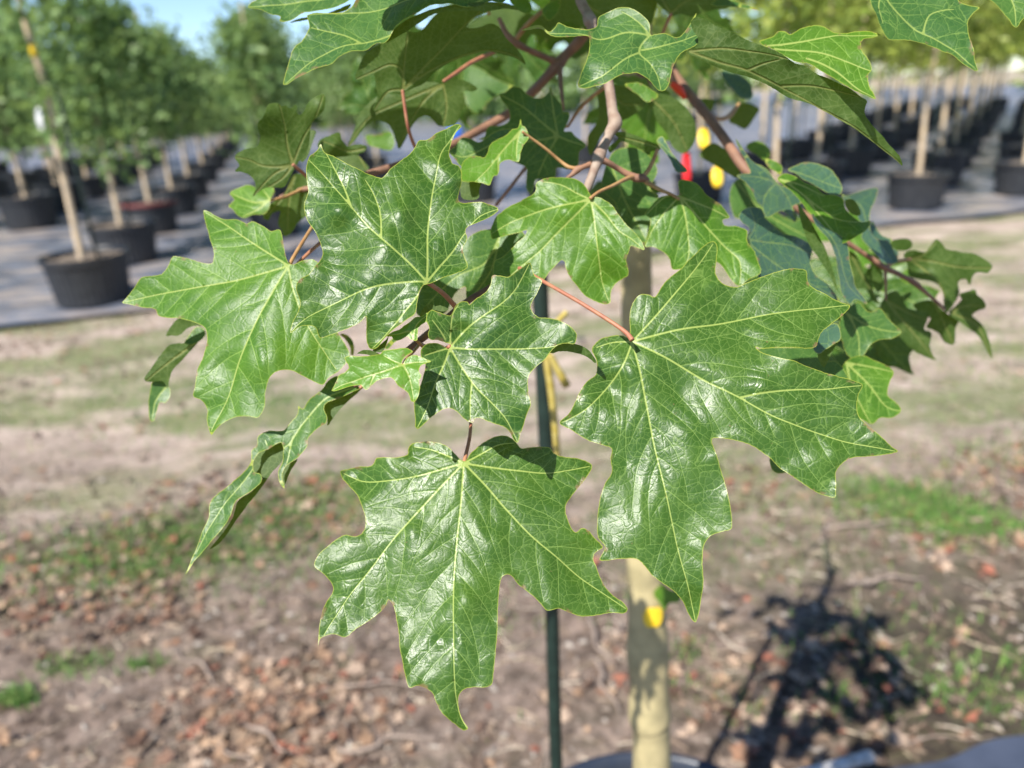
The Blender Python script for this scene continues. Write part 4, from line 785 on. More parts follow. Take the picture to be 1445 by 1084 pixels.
leaf('light', [dict(outline=E_out, veins=[z('i', (408, 376), (330, 395), (250, 410), (176, 426)), z('i', (408, 376), (360, 345), (320, 318), (290, 300)), z('i', (408, 376), (392, 400), (359, 460), (340, 503), (317, 570), (299, 608)), z('i', (408, 376), (412, 400), (430, 450), (460, 500), (486, 538)), z('i', (408, 376), (430, 368), (446, 366))],
               D=.408, g=(-.002, -.010), ctr=(340, 440), sp=3.4, ridge=[(408, 376, 300, 610, .006, .006)], bump=[(300, 590, 30, .006), (200, 420, 40, .006), (380, 510, 25, -.004), (320, 520, 16, .003), (300, 300, 25, .006)], wave=.7)],
     [(407, 377, .415, 1.25), (412, 367, .417, 1.05), (425, 345, .425, 1.0), (441, 320, .44, 1.0), (470, 280, .48, 1.2), (500, 252, .52, 1.4)], 'petiole_tan', 8)
tube('petiole_stub', rel([at(420, 372, .43), at(440, 353, .435), at(458, 338, .45)]), [.0009, .001, .0012], M['petiole'], tree, 8, 4)
# --- folded leaf below it
F_out = z('2', (930, 378), (900, 370), (870, 350), (840, 340), (805, 360), (790, 385), (740, 430), (715, 458), (702, 448), (698, 475), (670, 510), (645, 538), (590, 540), (555, 560), (552, 590), (535, 610), (530, 650), (500, 690), (440, 745), (385, 805), (380, 850), (350, 920), (320, 1000), (297, 1062), (330, 1010), (375, 965), (420, 910), (460, 850), (480, 790), (530, 755), (567, 722), (563, 695), (540, 688), (537, 655), (560, 620), (600, 600), (640, 582), (645, 600), (642, 650), (625, 690), (635, 735), (648, 746), (640, 700), (655, 665), (700, 635), (735, 595), (738, 565), (775, 530), (805, 515), (808, 490), (795, 460), (800, 440), (850, 420), (900, 397))
UU = dict(veins=[], side='under', sp=4, relief=.4)
leaf('matte', [dict(outline=F_out, veins=[z('2', (900, 380), (800, 420), (715, 510), (660, 590), (560, 650), (480, 745), (400, 860), (335, 980)), z('2', (680, 560), (660, 640), (640, 735)), z('2', (600, 640), (580, 570))], D=.405, g=(-.004, -.013), ctr=(390, 670), sp=3.2, keel=.12),
               dict(outline=z('2', (540, 690), (534, 655), (555, 618), (600, 597), (644, 578), (645, 640), (600, 690), (572, 714), (563, 700)), D=.411, g=(-.004, -.013), ctr=(390, 670), **UU),
               dict(outline=z('2', (375, 968), (418, 912), (458, 850), (480, 790), (528, 757), (568, 712), (600, 680), (645, 630), (560, 750), (480, 850), (410, 945)), D=.411, g=(-.004, -.013), ctr=(390, 670), **UU),
               dict(outline=z('2', (806, 490), (793, 460), (798, 440), (850, 418), (900, 395), (940, 376), (920, 395), (880, 430), (835, 480), (806, 518)), D=.411, g=(-.004, -.013), ctr=(390, 670), **UU),
               dict(outline=z('2', (643, 744), (640, 700), (655, 665), (695, 638), (672, 680), (655, 720)), D=.410, g=(-.004, -.013), ctr=(390, 670), **UU)],
     [(508, 548, .412, .9), (520, 535, .413, .9), (538, 521, .41, 1.0)], 'petiole', 9)
# --- centre top leaf
G_out = z('b2', (592, 372), (575, 345), (545, 300), (510, 280), (470, 272), (400, 272), (360, 272), (320, 280), (290, 300), (290, 335), (270, 365), (230, 385), (190, 405), (150, 420), (110, 450), (80, 480), (60, 520), (48, 555), (60, 602), (100, 590), (150, 575), (210, 560), (242, 550), (235, 575), (190, 615), (150, 660), (110, 700), (75, 720), (65, 780), (60, 850), (120, 900), (200, 900), (280, 882), (340, 810), (370, 770), (400, 735), (430, 710), (444, 718), (450, 750), (470, 800), (510, 850), (550, 900), (600, 930), (660, 947), (688, 937), (690, 900), (700, 860), (730, 825), (765, 805), (785, 795), (785, 760), (775, 710), (790, 670), (800, 640), (840, 650), (872, 662), (860, 620), (830, 580), (780, 530), (740, 480), (720, 450), (700, 420), (650, 385), (610, 370))
J = (582, 382)
G_v = [z('b2', J, (480, 405), (380, 430), (250, 470), (150, 510), (56, 570)), z('b2', J, (500, 470), (400, 570), (300, 670), (200, 750), (100, 840)), z('b2', J, (600, 480), (615, 600), (630, 720), (645, 830), (682, 935)), z('b2', J, (660, 460), (740, 560), (800, 600), (865, 655)), z('b2', J, (510, 350), (430, 310), (330, 292))]
leaf('light', [dict(outline=G_out, veins=G_v, D=.418, g=(.002, -.012), ctr=(800, 330), sp=3.2, ridge=[(833, 280, 905, 350, .002, .014)], bump=[(800, 300, 14, -.004), (850, 350, 14, -.003), (850, 410, 25, .006), (720, 310, 25, .005)])],
     [(833, 280, .424, 1.0), (845, 271, .43, .9), (865, 262, .44, 1.0), (885, 252, .455, 1.3), (893, 250, .462, 1.6)], 'petiole_tan', 10)
# --- leaf right of it, folded over its middle
H_out = z('b3', (205, 352), (203, 282), (250, 284), (305, 310), (345, 355), (400, 390), (445, 420), (473, 450), (438, 465), (445, 490), (500, 500), (552, 530), (552, 580), (590, 640), (605, 690), (618, 750), (560, 780), (520, 810), (500, 806), (470, 770), (430, 710), (400, 690), (330, 700), (240, 720), (172, 730), (160, 680), (130, 640), (80, 607), (38, 602), (50, 550), (65, 460), (38, 436), (70, 400), (110, 360), (160, 347))
leaf('light', [dict(outline=H_out, veins=[z('b3', (210, 358), (235, 430), (255, 530), (262, 640), (240, 710)), z('b3', (210, 358), (330, 480), (440, 590), (520, 680), (515, 800)), z('b3', (210, 358), (140, 430), (70, 530), (42, 598)), z('b3', (210, 358), (330, 400), (460, 448)), z('b3', (210, 358), (150, 352), (50, 436))], D=.452, g=(.001, -.010), ctr=(975, 330), sp=3.6, ridge=[(958, 279, 1068, 380, .036, .006)])],
     [(958, 281, .452, .9), (948, 275, .455, .9), (930, 267, .458, 1.1), (912, 257, .462, 1.5)], 'petiole_tan', 11)
# --- upper left leaves seen from below
leaf('light', [dict(outline=z('c3', (520, 143), (552, 165), (577, 155), (612, 182), (650, 150), (663, 160), (665, 220), (685, 237), (720, 200), (740, 150), (790, 105), (872, 73), (886, 140), (880, 180), (840, 240), (800, 270), (770, 330), (762, 400), (752, 480), (722, 560), (680, 600), (650, 640), (630, 680), (600, 740), (560, 800), (480, 800), (400, 810), (350, 850), (318, 872), (335, 820), (330, 760), (290, 710), (240, 685), (175, 677), (210, 630), (175, 575), (180, 550), (230, 515), (290, 495), (340, 490), (365, 450), (370, 400), (355, 340), (360, 290), (390, 260), (420, 200), (440, 150), (480, 140)),
               veins=[z('c3', (630, 625), (590, 480), (570, 330), (528, 150)), z('c3', (630, 625), (500, 640), (380, 630), (290, 590), (185, 565)), z('c3', (630, 625), (720, 400), (800, 270), (866, 85)), z('c3', (630, 625), (560, 720), (440, 800)), z('c3', (630, 625), (480, 700), (330, 860))], D=.47, g=(.002, .012), side='under', sp=4.5, bump=[(370, 160, 25, -.01), (450, 150, 18, -.01)])],
     [(413, 232, .472, 1.1), (425, 242, .478, 1.1), (434, 250, .49, 1.2), (445, 262, .52, 1.4)], 'petiole', 12)
leaf('light', [dict(outline=z('c3', (765, 352), (806, 360), (790, 430), (772, 500), (742, 570), (700, 610), (690, 560), (730, 480)), veins=[], D=.49, side='under', sp=5)])
leaf('light', [dict(outline=z('c3', (148, 860), (220, 820), (300, 798), (350, 815), (410, 808), (472, 800), (487, 840), (455, 900), (450, 960), (410, 1010), (330, 1022), (260, 1062), (210, 1040), (180, 1000), (143, 970), (187, 920), (160, 890)), veins=[z('c3', (455, 900), (370, 970), (250, 1050)), z('c3', (455, 900), (340, 930), (160, 865)), z('c3', (455, 900), (400, 830))], D=.51, g=(0, -.012), sp=4.5, ridge=[(382, 282, 360, 300, .01, .02)])],
     [(381, 283, .512, .8), (394, 280, .515, .9), (402, 278, .52, 1.0), (430, 265, .53, 1.1)], 'petiole_tan')
leaf('matte', [dict(outline=z('c3', (400, 1040), (440, 950), (500, 905), (560, 860), (640, 700), (735, 720), (745, 1000), (668, 1080), (610, 1165), (560, 1190), (535, 1130), (512, 1090), (530, 990), (470, 1010), (440, 1060)), veins=[z('c3', (640, 720), (600, 900), (590, 1150)), z('c3', (640, 720), (540, 900), (420, 1030))], D=.53, g=(0, .01), side='under', sp=5)])
leaf('light', [dict(outline=z('c3', (820, 480), (840, 430), (900, 400), (992, 370), (1006, 420), (1060, 480), (1110, 465), (1205, 480), (1190, 520), (1080, 555), (960, 565), (900, 562), (870, 525)), veins=[z('c3', (1180, 500), (1050, 520), (940, 470), (860, 440))], D=.50, g=(0, .01), side='under', sp=4.5, bump=[(470, 205, 10, -.01)])])
leaf('matte', [dict(outline=z('c3', (960, 565), (1060, 530), (1110, 520), (1160, 570), (1225, 650), (1180, 672), (1080, 640), (1000, 600)), veins=[z('c3', (1150, 560), (1200, 650))], D=.53, side='under', sp=5)])
# --- top left leaf seen almost edge on, with its rolled margin
Mo = z('7', (180, 432), (185, 400), (200, 350), (230, 270), (280, 210), (313, 160), (303, 100), (330, 85), (400, 75), (480, 55), (520, 30), (540, 0), (570, -70), (800, -130), (1100, -100), (1290, -40), (1262, 18), (1200, 8), (1100, 28), (1000, 26), (970, 33), (900, 48), (850, 73), (780, 108), (720, 150), (692, 200), (680, 216), (640, 216), (590, 260), (520, 270), (460, 298), (430, 330), (370, 345), (300, 370), (230, 405), (195, 431))
leaf('matte', [dict(outline=Mo, veins=[z('7', (1250, -50), (1000, 60), (800, 125), (640, 195), (430, 255), (300, 330), (190, 425)), z('7', (1250, -50), (900, -20), (650, 40), (500, 60), (315, 95)), z('7', (560, 215), (480, 180), (320, 160))], D=.400, g=(-.003, -.022), ctr=(520, 50), sp=3.2),
               dict(outline=z('7', (686, 208), (700, 172), (760, 118), (850, 74), (970, 34), (1000, 27), (1200, 12), (1262, 20), (1300, 28), (1210, 52), (1100, 55), (990, 60), (920, 77), (860, 112), (780, 162), (712, 196)), veins=[], D=.408, g=(-.003, 0), side='under', sp=4, relief=.4)])
leaf('matte', [dict(outline=z('7', (3, 46), (15, 28), (60, 0), (120, -50), (350, -90), (560, -70), (512, 20), (450, 48), (370, 70), (280, 82), (210, 110), (165, 123), (165, 95), (120, 90), (60, 56)), veins=[z('7', (520, -20), (300, 15), (10, 43))], D=.44, g=(0, -.02), sp=4),
               dict(outline=z('7', (208, 112), (260, 90), (370, 70), (512, 20), (500, 42), (420, 68), (330, 88), (260, 104)), veins=[], D=.445, side='under', sp=4, relief=.4)])
# --- big shaded leaf seen from below
Oo = z('c4', (100, 530), (120, 470), (160, 380), (250, 310), (320, 270), (460, 214), (530, 220), (560, 200), (640, 108), (730, 40), (850, 20), (1100, 15), (1180, 40), (1210, 68), (1120, 60), (1020, 75), (950, 100), (880, 150), (860, 182), (880, 192), (950, 185), (1020, 160), (1075, 180), (1130, 260), (1200, 330), (1250, 400), (1262, 442), (1200, 400), (1100, 370), (1000, 350), (900, 370), (800, 402), (700, 452), (620, 512), (580, 560), (500, 600), (450, 622), (420, 640), (330, 635), (275, 700), (240, 762), (222, 740), (250, 680), (240, 560), (225, 505), (180, 522), (135, 548))
leaf('matte', [dict(outline=Oo, veins=[z('c4', (425, 612), (430, 520), (400, 460), (340, 440), (220, 490), (110, 538)), z('c4', (425, 612), (540, 490), (700, 330), (850, 170), (1000, 40)), z('c4', (425, 612), (600, 490), (800, 395), (1000, 345), (1180, 380), (1250, 430)), z('c4', (425, 612), (440, 400), (460, 230)), z('c4', (425, 612), (330, 620), (235, 750))], D=.465, g=(.004, .016), side='under', sp=4.2)],
     [(568, 127, .472, 1.1), (571, 150, .475, 1.0), (576, 180, .48, 1.0), (585, 206, .50, 1.2), (600, 222, .55, 1.4)], 'petiole')
leaf('matte', [dict(outline=z('c4', (58, 992), (110, 850), (120, 790), (200, 700), (280, 640), (400, 640), (560, 560), (640, 560), (700, 570), (780, 540), (850, 550), (932, 602), (900, 622), (840, 620), (850, 700), (820, 770), (780, 850), (700, 862), (660, 850), (600, 790), (540, 800), (480, 870), (440, 960), (400, 1012), (380, 960), (330, 850), (240, 820), (160, 880), (100, 960)), veins=[z('c4', (700, 575), (725, 720), (700, 855)), z('c4', (700, 575), (560, 700), (400, 1000)), z('c4', (700, 575), (400, 700), (200, 800), (65, 980))], D=.52, g=(0, .012), side='under', sp=5)],
     [(626, 115, .52, 1.1), (645, 102, .53, 1.3), (664, 89, .54, 1.4), (700, 72, .56, 1.5)], 'petiole')
leaf('light', [dict(outline=z('c4', (203, 742), (235, 700), (262, 690), (250, 740), (240, 800), (244, 855), (222, 820)), veins=[], D=.50, side='under', sp=5)])
leaf('matte', [dict(outline=z('c4', (850, 450), (950, 470), (1050, 540), (1185, 600), (1130, 625), (1000, 700), (960, 785), (880, 745), (840, 640)), veins=[], D=.70, sp=6)])
leaf('light', [dict(outline=z('c4', (180, 930), (260, 920), (340, 898), (372, 960), (350, 1022), (270, 1010), (200, 992)), veins=[], D=.62, sp=5)])
leaf('matte', [dict(outline=z('c4', (880, 190), (1020, 80), (1080, 40), (1200, 60), (1340, 120), (1445, 180), (1420, 260), (1300, 240), (1250, 330), (1180, 330), (1120, 250), (1060, 180), (960, 190)), veins=[], D=.66, side='under', sp=6)])
# --- shaded leaf behind the middle and the lit small one in front
leaf('matte', [dict(outline=z('c5', (508, 190), (560, 175), (620, 130), (700, 150), (740, 200), (800, 230), (870, 225), (920, 190), (945, 143), (965, 190), (1000, 240), (1040, 290), (1055, 350), (1102, 355), (1105, 400), (1080, 460), (1060, 510), (1120, 515), (1160, 560), (1242, 630), (1230, 660), (1190, 690), (1180, 760), (1170, 832), (1100, 850), (1000, 830), (980, 920), (900, 930), (820, 930), (800, 1000), (780, 1052), (740, 1010), (740, 900), (735, 830), (690, 810), (620, 780), (560, 700), (480, 620), (400, 600), (338, 590), (380, 570), (420, 480), (520, 470), (590, 430), (600, 370), (580, 310), (540, 260)),
               veins=[z('c5', (1010, 550), (860, 430), (700, 300), (520, 195)), z('c5', (1010, 550), (980, 400), (946, 160)), z('c5', (1010, 550), (800, 600), (560, 600), (360, 590)), z('c5', (1010, 550), (900, 750), (780, 1040)), z('c5', (1010, 550), (1100, 590), (1235, 640))], D=.505, g=(0, -.004), sp=4.5)], [(788, 191, .507, .9), (793, 182, .515, .9), (802, 178, .54, 1.0)], 'petiole_tan')
leaf('young', [dict(outline=z('c5', (690, 418), (702, 470), (725, 480), (750, 530), (757, 580), (710, 640), (690, 700), (676, 767), (640, 760), (580, 750), (515, 780), (510, 830), (490, 880), (465, 885), (440, 940), (427, 967), (360, 940), (300, 930), (230, 945), (190, 942), (185, 880), (190, 800), (250, 740), (330, 730), (380, 740), (410, 700), (430, 640), (500, 590), (570, 550), (620, 500), (665, 490)), veins=[z('c5', (685, 512), (550, 660), (400, 840), (300, 928)), z('c5', (685, 512), (662, 600), (655, 735)), z('c5', (500, 720), (500, 860))], D=.435, g=(.003, -.012), sp=3.6),
               dict(outline=z('c5', (188, 945), (300, 930), (362, 938), (342, 1000), (330, 1090), (200, 1090), (178, 1010)), veins=[], D=.44, side='under', sp=4.5)],
     [(737, 186, .437, .8), (748, 194, .44, .8), (770, 210, .445, .9), (790, 227, .45, 1.0), (803, 236, .45, 1.2), (816, 238, .45, 1.3)], 'petiole_tan')
leaf('matte', [dict(outline=z('c5', (78, 690), (130, 640), (190, 570), (260, 575), (340, 600), (400, 560), (470, 512), (560, 492), (650, 498), (600, 560), (500, 620), (430, 690), (405, 740), (330, 770), (250, 780), (190, 810), (150, 770), (120, 732)), veins=[z('c5', (640, 500), (430, 620), (200, 720), (90, 692))], D=.46, g=(0, -.012), sp=4.2)])
# --- top centre leaf
To = z('8', (383, 151), (420, 138), (500, 139), (542, 163), (580, 140), (592, 121), (630, 130), (700, 145), (770, 160), (812, 140), (822, 92), (880, 70), (960, 60), (1030, 75), (1080, 110), (1110, 150), (1117, 198), (1150, 195), (1200, 195), (1270, 210), (1310, 180), (1345, 130), (1372, 92), (1360, 150), (1387, 210), (1387, 250), (1350, 280), (1290, 310), (1250, 370), (1230, 430), (1215, 500), (1190, 536), (1160, 536), (1130, 510), (1090, 460), (1040, 430), (980, 440), (900, 470), (800, 505), (740, 522), (704, 516), (715, 460), (735, 400), (760, 330), (770, 260), (766, 202), (740, 194), (650, 196), (570, 190), (540, 176), (500, 152), (440, 149))
leaf('matte', [dict(outline=To, veins=[z('8', (1112, 202), (1062, 265), (1048, 310), (1110, 370), (1150, 440), (1170, 530)), z('8', (1112, 202), (990, 200), (850, 222), (700, 175), (560, 172), (400, 147)), z('8', (1048, 312), (980, 345), (850, 440), (712, 512)), z('8', (1062, 295), (1200, 260), (1380, 200)), z('8', (1112, 202), (1040, 130), (950, 80))], D=.385, g=(0, -.015), ctr=(880, 80), sp=3.2, bump=[(930, 120, 14, .004), (830, 120, 14, .005), (860, 35, 25, .006), (905, 70, 10, .003)])])
# --- long folded leaf to the upper right
UDo = z('d2', (278, 112), (300, 86), (340, 90), (400, 128), (480, 163), (560, 205), (640, 238), (720, 268), (760, 298), (800, 322), (860, 335), (920, 375), (1000, 408), (1080, 448), (1150, 498), (1172, 515), (1160, 545), (1155, 580), (1180, 625), (1230, 680), (1280, 740), (1330, 800), (1348, 845), (1300, 808), (1230, 752), (1150, 692), (1060, 632), (960, 572), (870, 527), (780, 502), (720, 467), (650, 427), (560, 392), (480, 371), (400, 342), (330, 312), (262, 276), (250, 260), (300, 240), (312, 200), (287, 150))
UTo = z('d2', (618, 216), (690, 190), (712, 166), (745, 166), (775, 182), (830, 155), (890, 141), (940, 144), (1000, 178), (1050, 180), (1110, 171), (1180, 177), (1228, 200), (1180, 210), (1140, 220), (1123, 258), (1130, 290), (1160, 320), (1187, 365), (1170, 390), (1175, 440), (1195, 500), (1200, 528), (1180, 522), (1120, 472), (1060, 432), (1000, 397), (930, 367), (870, 331), (800, 324), (760, 297), (700, 258))
leaf('light', [dict(outline=UDo, veins=[z('d2', (265, 262), (430, 248), (560, 262), (700, 285), (780, 310)), z('d2', (265, 262), (400, 315), (550, 358), (700, 428), (900, 535), (1100, 650), (1335, 832)), z('d2', (560, 358), (640, 325), (720, 305)), z('d2', (740, 440), (900, 440), (1150, 500))], D=.385, g=(.000, .012), ctr=(1080, 100), side='under', sp=3.4),
               dict(outline=UTo, veins=[z('d2', (640, 236), (750, 224), (850, 214), (1000, 195), (1215, 200)), z('d2', (700, 250), (900, 270), (1080, 330), (1180, 370)), z('d2', (860, 300), (1020, 370), (1195, 520))], D=.388, g=(.000, -.022), ctr=(1140, 90), side='top', sp=3.2)])
leaf('matte', [dict(outline=z('b6', (638, -60), (643, 30), (660, 80), (690, 140), (725, 186), (780, 180), (830, 182), (890, 205), (960, 230), (1030, 265), (1090, 310), (1135, 344), (1149, 340), (1140, 300), (1125, 240), (1100, 160), (1105, 100), (1130, 65), (1154, 45), (1110, 25), (1060, 5), (1040, -60), (850, -120)), veins=[z('b6', (700, -60), (730, 0), (800, 70), (900, 150), (1040, 240), (1142, 335)), z('b6', (700, -60), (680, 30), (700, 110)), z('b6', (900, 150), (930, 60), (1040, 40))], D=.385, g=(0, -.013), ctr=(1300, 40), sp=3.3)])
leaf('matte', [dict(outline=z('b6', (1170, -60), (1190, -15), (1250, 30), (1300, 80), (1335, 126), (1350, 120), (1372, 85), (1420, 60), (1480, -60)), veins=[z('b6', (1300, -50), (1330, 30), (1340, 118))], D=.385, g=(0, -.013), sp=3.6)])
# --- sky-tinted and sunlit leaves right of the centre
leaf('sky_tint', [dict(outline=z('c7', (118, 370), (180, 350), (232, 347), (200, 260), (140, 170), (95, 95), (140, 125), (200, 190), (260, 250), (330, 290), (390, 350), (440, 410), (470, 440), (530, 470), (590, 520), (622, 590), (560, 610), (582, 700), (566, 743), (530, 700), (470, 650), (420, 670), (370, 697), (328, 690), (330, 620), (270, 580), (240, 510), (190, 430)), veins=[z('c7', (440, 425), (360, 500), (330, 600), (350, 690)), z('c7', (440, 425), (300, 380), (130, 370)), z('c7', (440, 425), (280, 260), (110, 110)), z('c7', (440, 425), (530, 560), (568, 730))], D=.50, g=(.035, -.020), sp=4.4)])
leaf('light', [dict(outline=z('c7', (430, 400), (480, 360), (560, 380), (640, 430), (740, 460), (790, 510), (860, 530), (930, 560), (960, 640), (1020, 690), (1090, 740), (1158, 733), (1130, 800), (1060, 850), (990, 892), (940, 912), (880, 880), (800, 850), (740, 740), (650, 640), (600, 590), (540, 520), (470, 450)), veins=[z('c7', (450, 405), (620, 520), (780, 640), (900, 720), (1145, 740)), z('c7', (450, 405), (640, 460), (800, 530)), z('c7', (650, 545), (780, 720), (930, 905))], D=.475, g=(.003, -.010), sp=4.4, ridge=[(1101, 253, 1225, 312, .012, .006)], bump=[(1210, 325, 14, -.008)])])
leaf('sky_tint', [dict(outline=z('c7', (500, 350), (570, 310), (650, 280), (760, 300), (850, 340), (900, 400), (942, 470), (920, 522), (830, 520), (770, 490), (700, 460), (620, 430), (560, 380)), veins=[z('c7', (510, 350), (700, 400), (930, 470))], D=.50, g=(.002, -.018), sp=4.6)])
leaf('sky_tint', [dict(outline=z('b3', (813, 383), (850, 425), (900, 495), (960, 600), (1000, 720), (1022, 832), (985, 755), (930, 662), (880, 582), (840, 482), (825, 430)), veins=[], D=.47, side='under', sp=5),
               dict(outline=z('b3', (880, 440), (960, 520), (1040, 600), (1060, 700), (1090, 790), (1154, 903), (1090, 880), (1058, 907), (1030, 860), (1005, 740), (960, 600), (900, 495)), veins=[z('b3', (900, 460), (1000, 620), (1060, 800), (1140, 890))], D=.472, g=(.04, -.008), sp=4.4)])
leaf('sky_tint', [dict(outline=z('b3', (508, 455), (520, 435), (560, 410), (620, 420), (650, 470), (700, 510), (740, 540), (800, 560), (880, 590), (897, 620), (885, 680), (900, 750), (960, 810), (1022, 885), (950, 870), (880, 860), (760, 820), (680, 800), (620, 790), (610, 690), (590, 620), (555, 560), (560, 520), (520, 490)), veins=[z('b3', (560, 570), (660, 580), (780, 600), (890, 640)), z('b3', (560, 570), (660, 660), (800, 750), (1000, 875)), z('b3', (560, 570), (600, 500), (570, 420))], D=.478, g=(.032, -.022), sp=4.4)])
leaf('sky_tint', [dict(outline=z('c7', (955, 510), (1000, 520), (1100, 490), (1222, 478), (1210, 560), (1180, 640), (1170, 740), (1200, 830), (1250, 872), (1300, 882), (1340, 960), (1372, 1055), (1260, 1062), (1180, 960), (1110, 850), (1150, 740), (1090, 730), (1060, 640), (1000, 580)), veins=[z('c7', (980, 530), (1110, 600), (1160, 760), (1340, 1040))], D=.54, g=(.04, -.018), sp=5)])
leaf('light', [dict(outline=z('c7', (955, 572), (1010, 568), (1050, 620), (1067, 692), (1010, 692), (960, 640)), veins=[], D=.495, side='under', sp=5)])
leaf('matte', [dict(outline=z('c7', (120, 400), (200, 450), (260, 560), (320, 640), (420, 680), (560, 740), (640, 700), (690, 800), (705, 922), (600, 880), (480, 840), (340, 800), (300, 700), (220, 660), (100, 720), (50, 600), (60, 480)), veins=[z('c7', (120, 440), (300, 650), (660, 860))], D=.60, g=(0, -.002), sp=5.5)])
leaf('light', [dict(outline=z('c7', (180, 150), (250, 110), (330, 140), (372, 200), (330, 262), (260, 220)), veins=[], D=.60, sp=5.5)])
leaf('light', [dict(outline=z('c7', (330, 250), (400, 270), (455, 320), (440, 380), (390, 345), (340, 300)), veins=[], D=.53, sp=5.5)])
# --- pale undersides on the right-hand twig
def W(out, veins, D, side='under', mat='light', g=(0, .01), **k): return leaf(mat, [dict(outline=out, veins=veins, D=D, side=side, g=g, sp=4.8, **k)])
W(z('d1', (520, 212), (580, 180), (650, 190), (690, 196), (730, 150), (775, 93), (810, 120), (850, 170), (930, 185), (1000, 200), (1060, 205), (1140, 250), (1192, 300), (1160, 350), (1080, 350), (1050, 380), (1036, 452), (1000, 400), (950, 420), (962, 500), (930, 570), (880, 640), (850, 663), (830, 600), (820, 500), (760, 430), (680, 410), (620, 400), (560, 370), (548, 300)), [z('d1', (560, 245), (720, 262), (950, 310), (1185, 315)), z('d1', (560, 245), (690, 340), (800, 450), (860, 640)), z('d1', (560, 245), (680, 210), (775, 110))], .585, bump=[(1295, 375, 12, .008)])
W(z('d1', (398, 150), (430, 110), (500, 90), (580, 100), (602, 150), (560, 182), (480, 182), (420, 182)), [], .60)
W(z('d1', (865, 660), (930, 600), (970, 560), (950, 520), (1000, 500), (1082, 483), (1090, 520), (1140, 560), (1157, 620), (1100, 650), (1062, 680), (1120, 740), (1160, 820), (1187, 920), (1186, 1012), (1150, 950), (1100, 850), (1020, 780), (940, 722)), [z('d1', (830, 640), (960, 690), (1080, 750), (1180, 1000)), z('d1', (880, 655), (1000, 610), (1150, 610))], .60)
W(z('d1', (588, 600), (640, 570), (700, 558), (760, 600), (830, 655), (932, 722), (910, 770), (902, 903), (830, 880), (790, 820), (740, 790), (690, 770), (710, 700), (680, 650), (620, 640)), [z('d1', (720, 570), (810, 720), (895, 895))], .61)
W(z('d1', (350, 600), (400, 530), (440, 500), (490, 498), (530, 560), (560, 620), (620, 640), (700, 660), (712, 720), (690, 790), (742, 810), (720, 900), (740, 970), (768, 1023), (700, 1000), (600, 950), (530, 890), (480, 830), (420, 740), (370, 660)), [z('d1', (390, 560), (480, 680), (600, 820), (760, 1015)), z('d1', (390, 560), (560, 660), (705, 720))], .585)
W(z('d1', (215, 60), (250, -30), (300, 50), (370, 90), (412, 100), (400, 160), (462, 200), (450, 272), (400, 275), (330, 230), (260, 150)), [], .575, 'top', 'sky_tint', (.03, -.02))
W(z('d1', (78, 180), (140, 200), (190, 260), (220, 330), (270, 420), (300, 520), (343, 593), (290, 572), (230, 480), (150, 470), (110, 350)), [z('d1', (120, 210), (220, 400), (330, 580))], .57, 'under', 'matte')
W(z('d1', (228, 340), (280, 298), (340, 330), (362, 400), (350, 460), (310, 502), (280, 460), (250, 400)), [], .59, 'under', 'light')
# --- leaves behind the right leaf
leaf('matte', [dict(outline=z('c8', (500, 390), (560, 290), (640, 230), (720, 300), (790, 275), (850, 350), (900, 400), (937, 440), (880, 482), (790, 492), (720, 532), (690, 592), (660, 652), (600, 620), (540, 540)), veins=[z('c8', (560, 300), (720, 400), (925, 440)), z('c8', (560, 300), (640, 460), (660, 640))], D=.50, g=(0, -.006), sp=4.6)])
leaf('light', [dict(outline=z('c8', (560, 640), (680, 602), (750, 630), (820, 660), (897, 710), (860, 790), (850, 880), (900, 920), (943, 982), (880, 1032), (800, 1032), (740, 1078), (690, 1062), (600, 1000), (540, 900), (520, 760)), veins=[z('c8', (560, 650), (700, 780), (850, 960), (935, 985)), z('c8', (560, 650), (740, 680), (890, 712)), z('c8', (560, 650), (620, 850), (730, 1070))], D=.49, g=(0, -.008), sp=4.6)])
leaf('sky_tint', [dict(outline=z('c8', (345, 480), (380, 430), (470, 380), (500, 388), (526, 480), (480, 520), (430, 550), (372, 587), (335, 565)), veins=[], D=.43, g=(0, -.01), sp=4), dict(outline=z('c8', (372, 587), (430, 550), (480, 518), (526, 488), (482, 550), (452, 620), (415, 683), (393, 660)), veins=[], D=.432, side='under', sp=4)])
leaf('matte', [dict(outline=z('c8', (-60, 560), (200, 545), (350, 550), (400, 640), (500, 640), (570, 780), (480, 780), (300, 700), (100, 640), (-60, 600)), veins=[], D=.455, g=(0, -.004), sp=5)])
leaf('matte', [dict(outline=z('i', (1085, 645), (1105, 650), (1120, 660), (1098, 668), (1088, 662)), veins=[], D=.43, sp=4)])
# --- dark leaves in the gaps
leaf('matte', [dict(outline=z('c1', (180, 360), (250, 320), (340, 280), (440, 240), (470, 200), (440, 110), (480, 40), (600, -30), (760, -30), (870, 10), (760, 150), (700, 260), (660, 360), (560, 440), (480, 452), (465, 368), (400, 412), (360, 500), (330, 545), (250, 565), (150, 562), (130, 520)), veins=[z('c1', (700, 0), (600, 200), (400, 300), (200, 500)), z('c1', (700, 0), (640, 250), (500, 440))], D=.455, g=(0, -.006), sp=4.4)])
leaf('matte', [dict(outline=z('d8', (340, 640), (380, 580), (480, 560), (580, 600), (640, 700), (600, 800), (650, 850), (590, 960), (620, 1020), (600, 1100), (560, 1150), (480, 1120), (420, 1000), (380, 900), (300, 820), (310, 720)), veins=[z('d8', (350, 660), (430, 850), (560, 1130)), z('d8', (350, 660), (500, 720), (640, 850))], D=.505, g=(0, -.010), sp=4.8)])
leaf('light', [dict(outline=z('d8', (440, 172), (520, 158), (600, 200), (645, 240), (580, 282), (520, 232)), veins=[], D=.50, sp=5)])
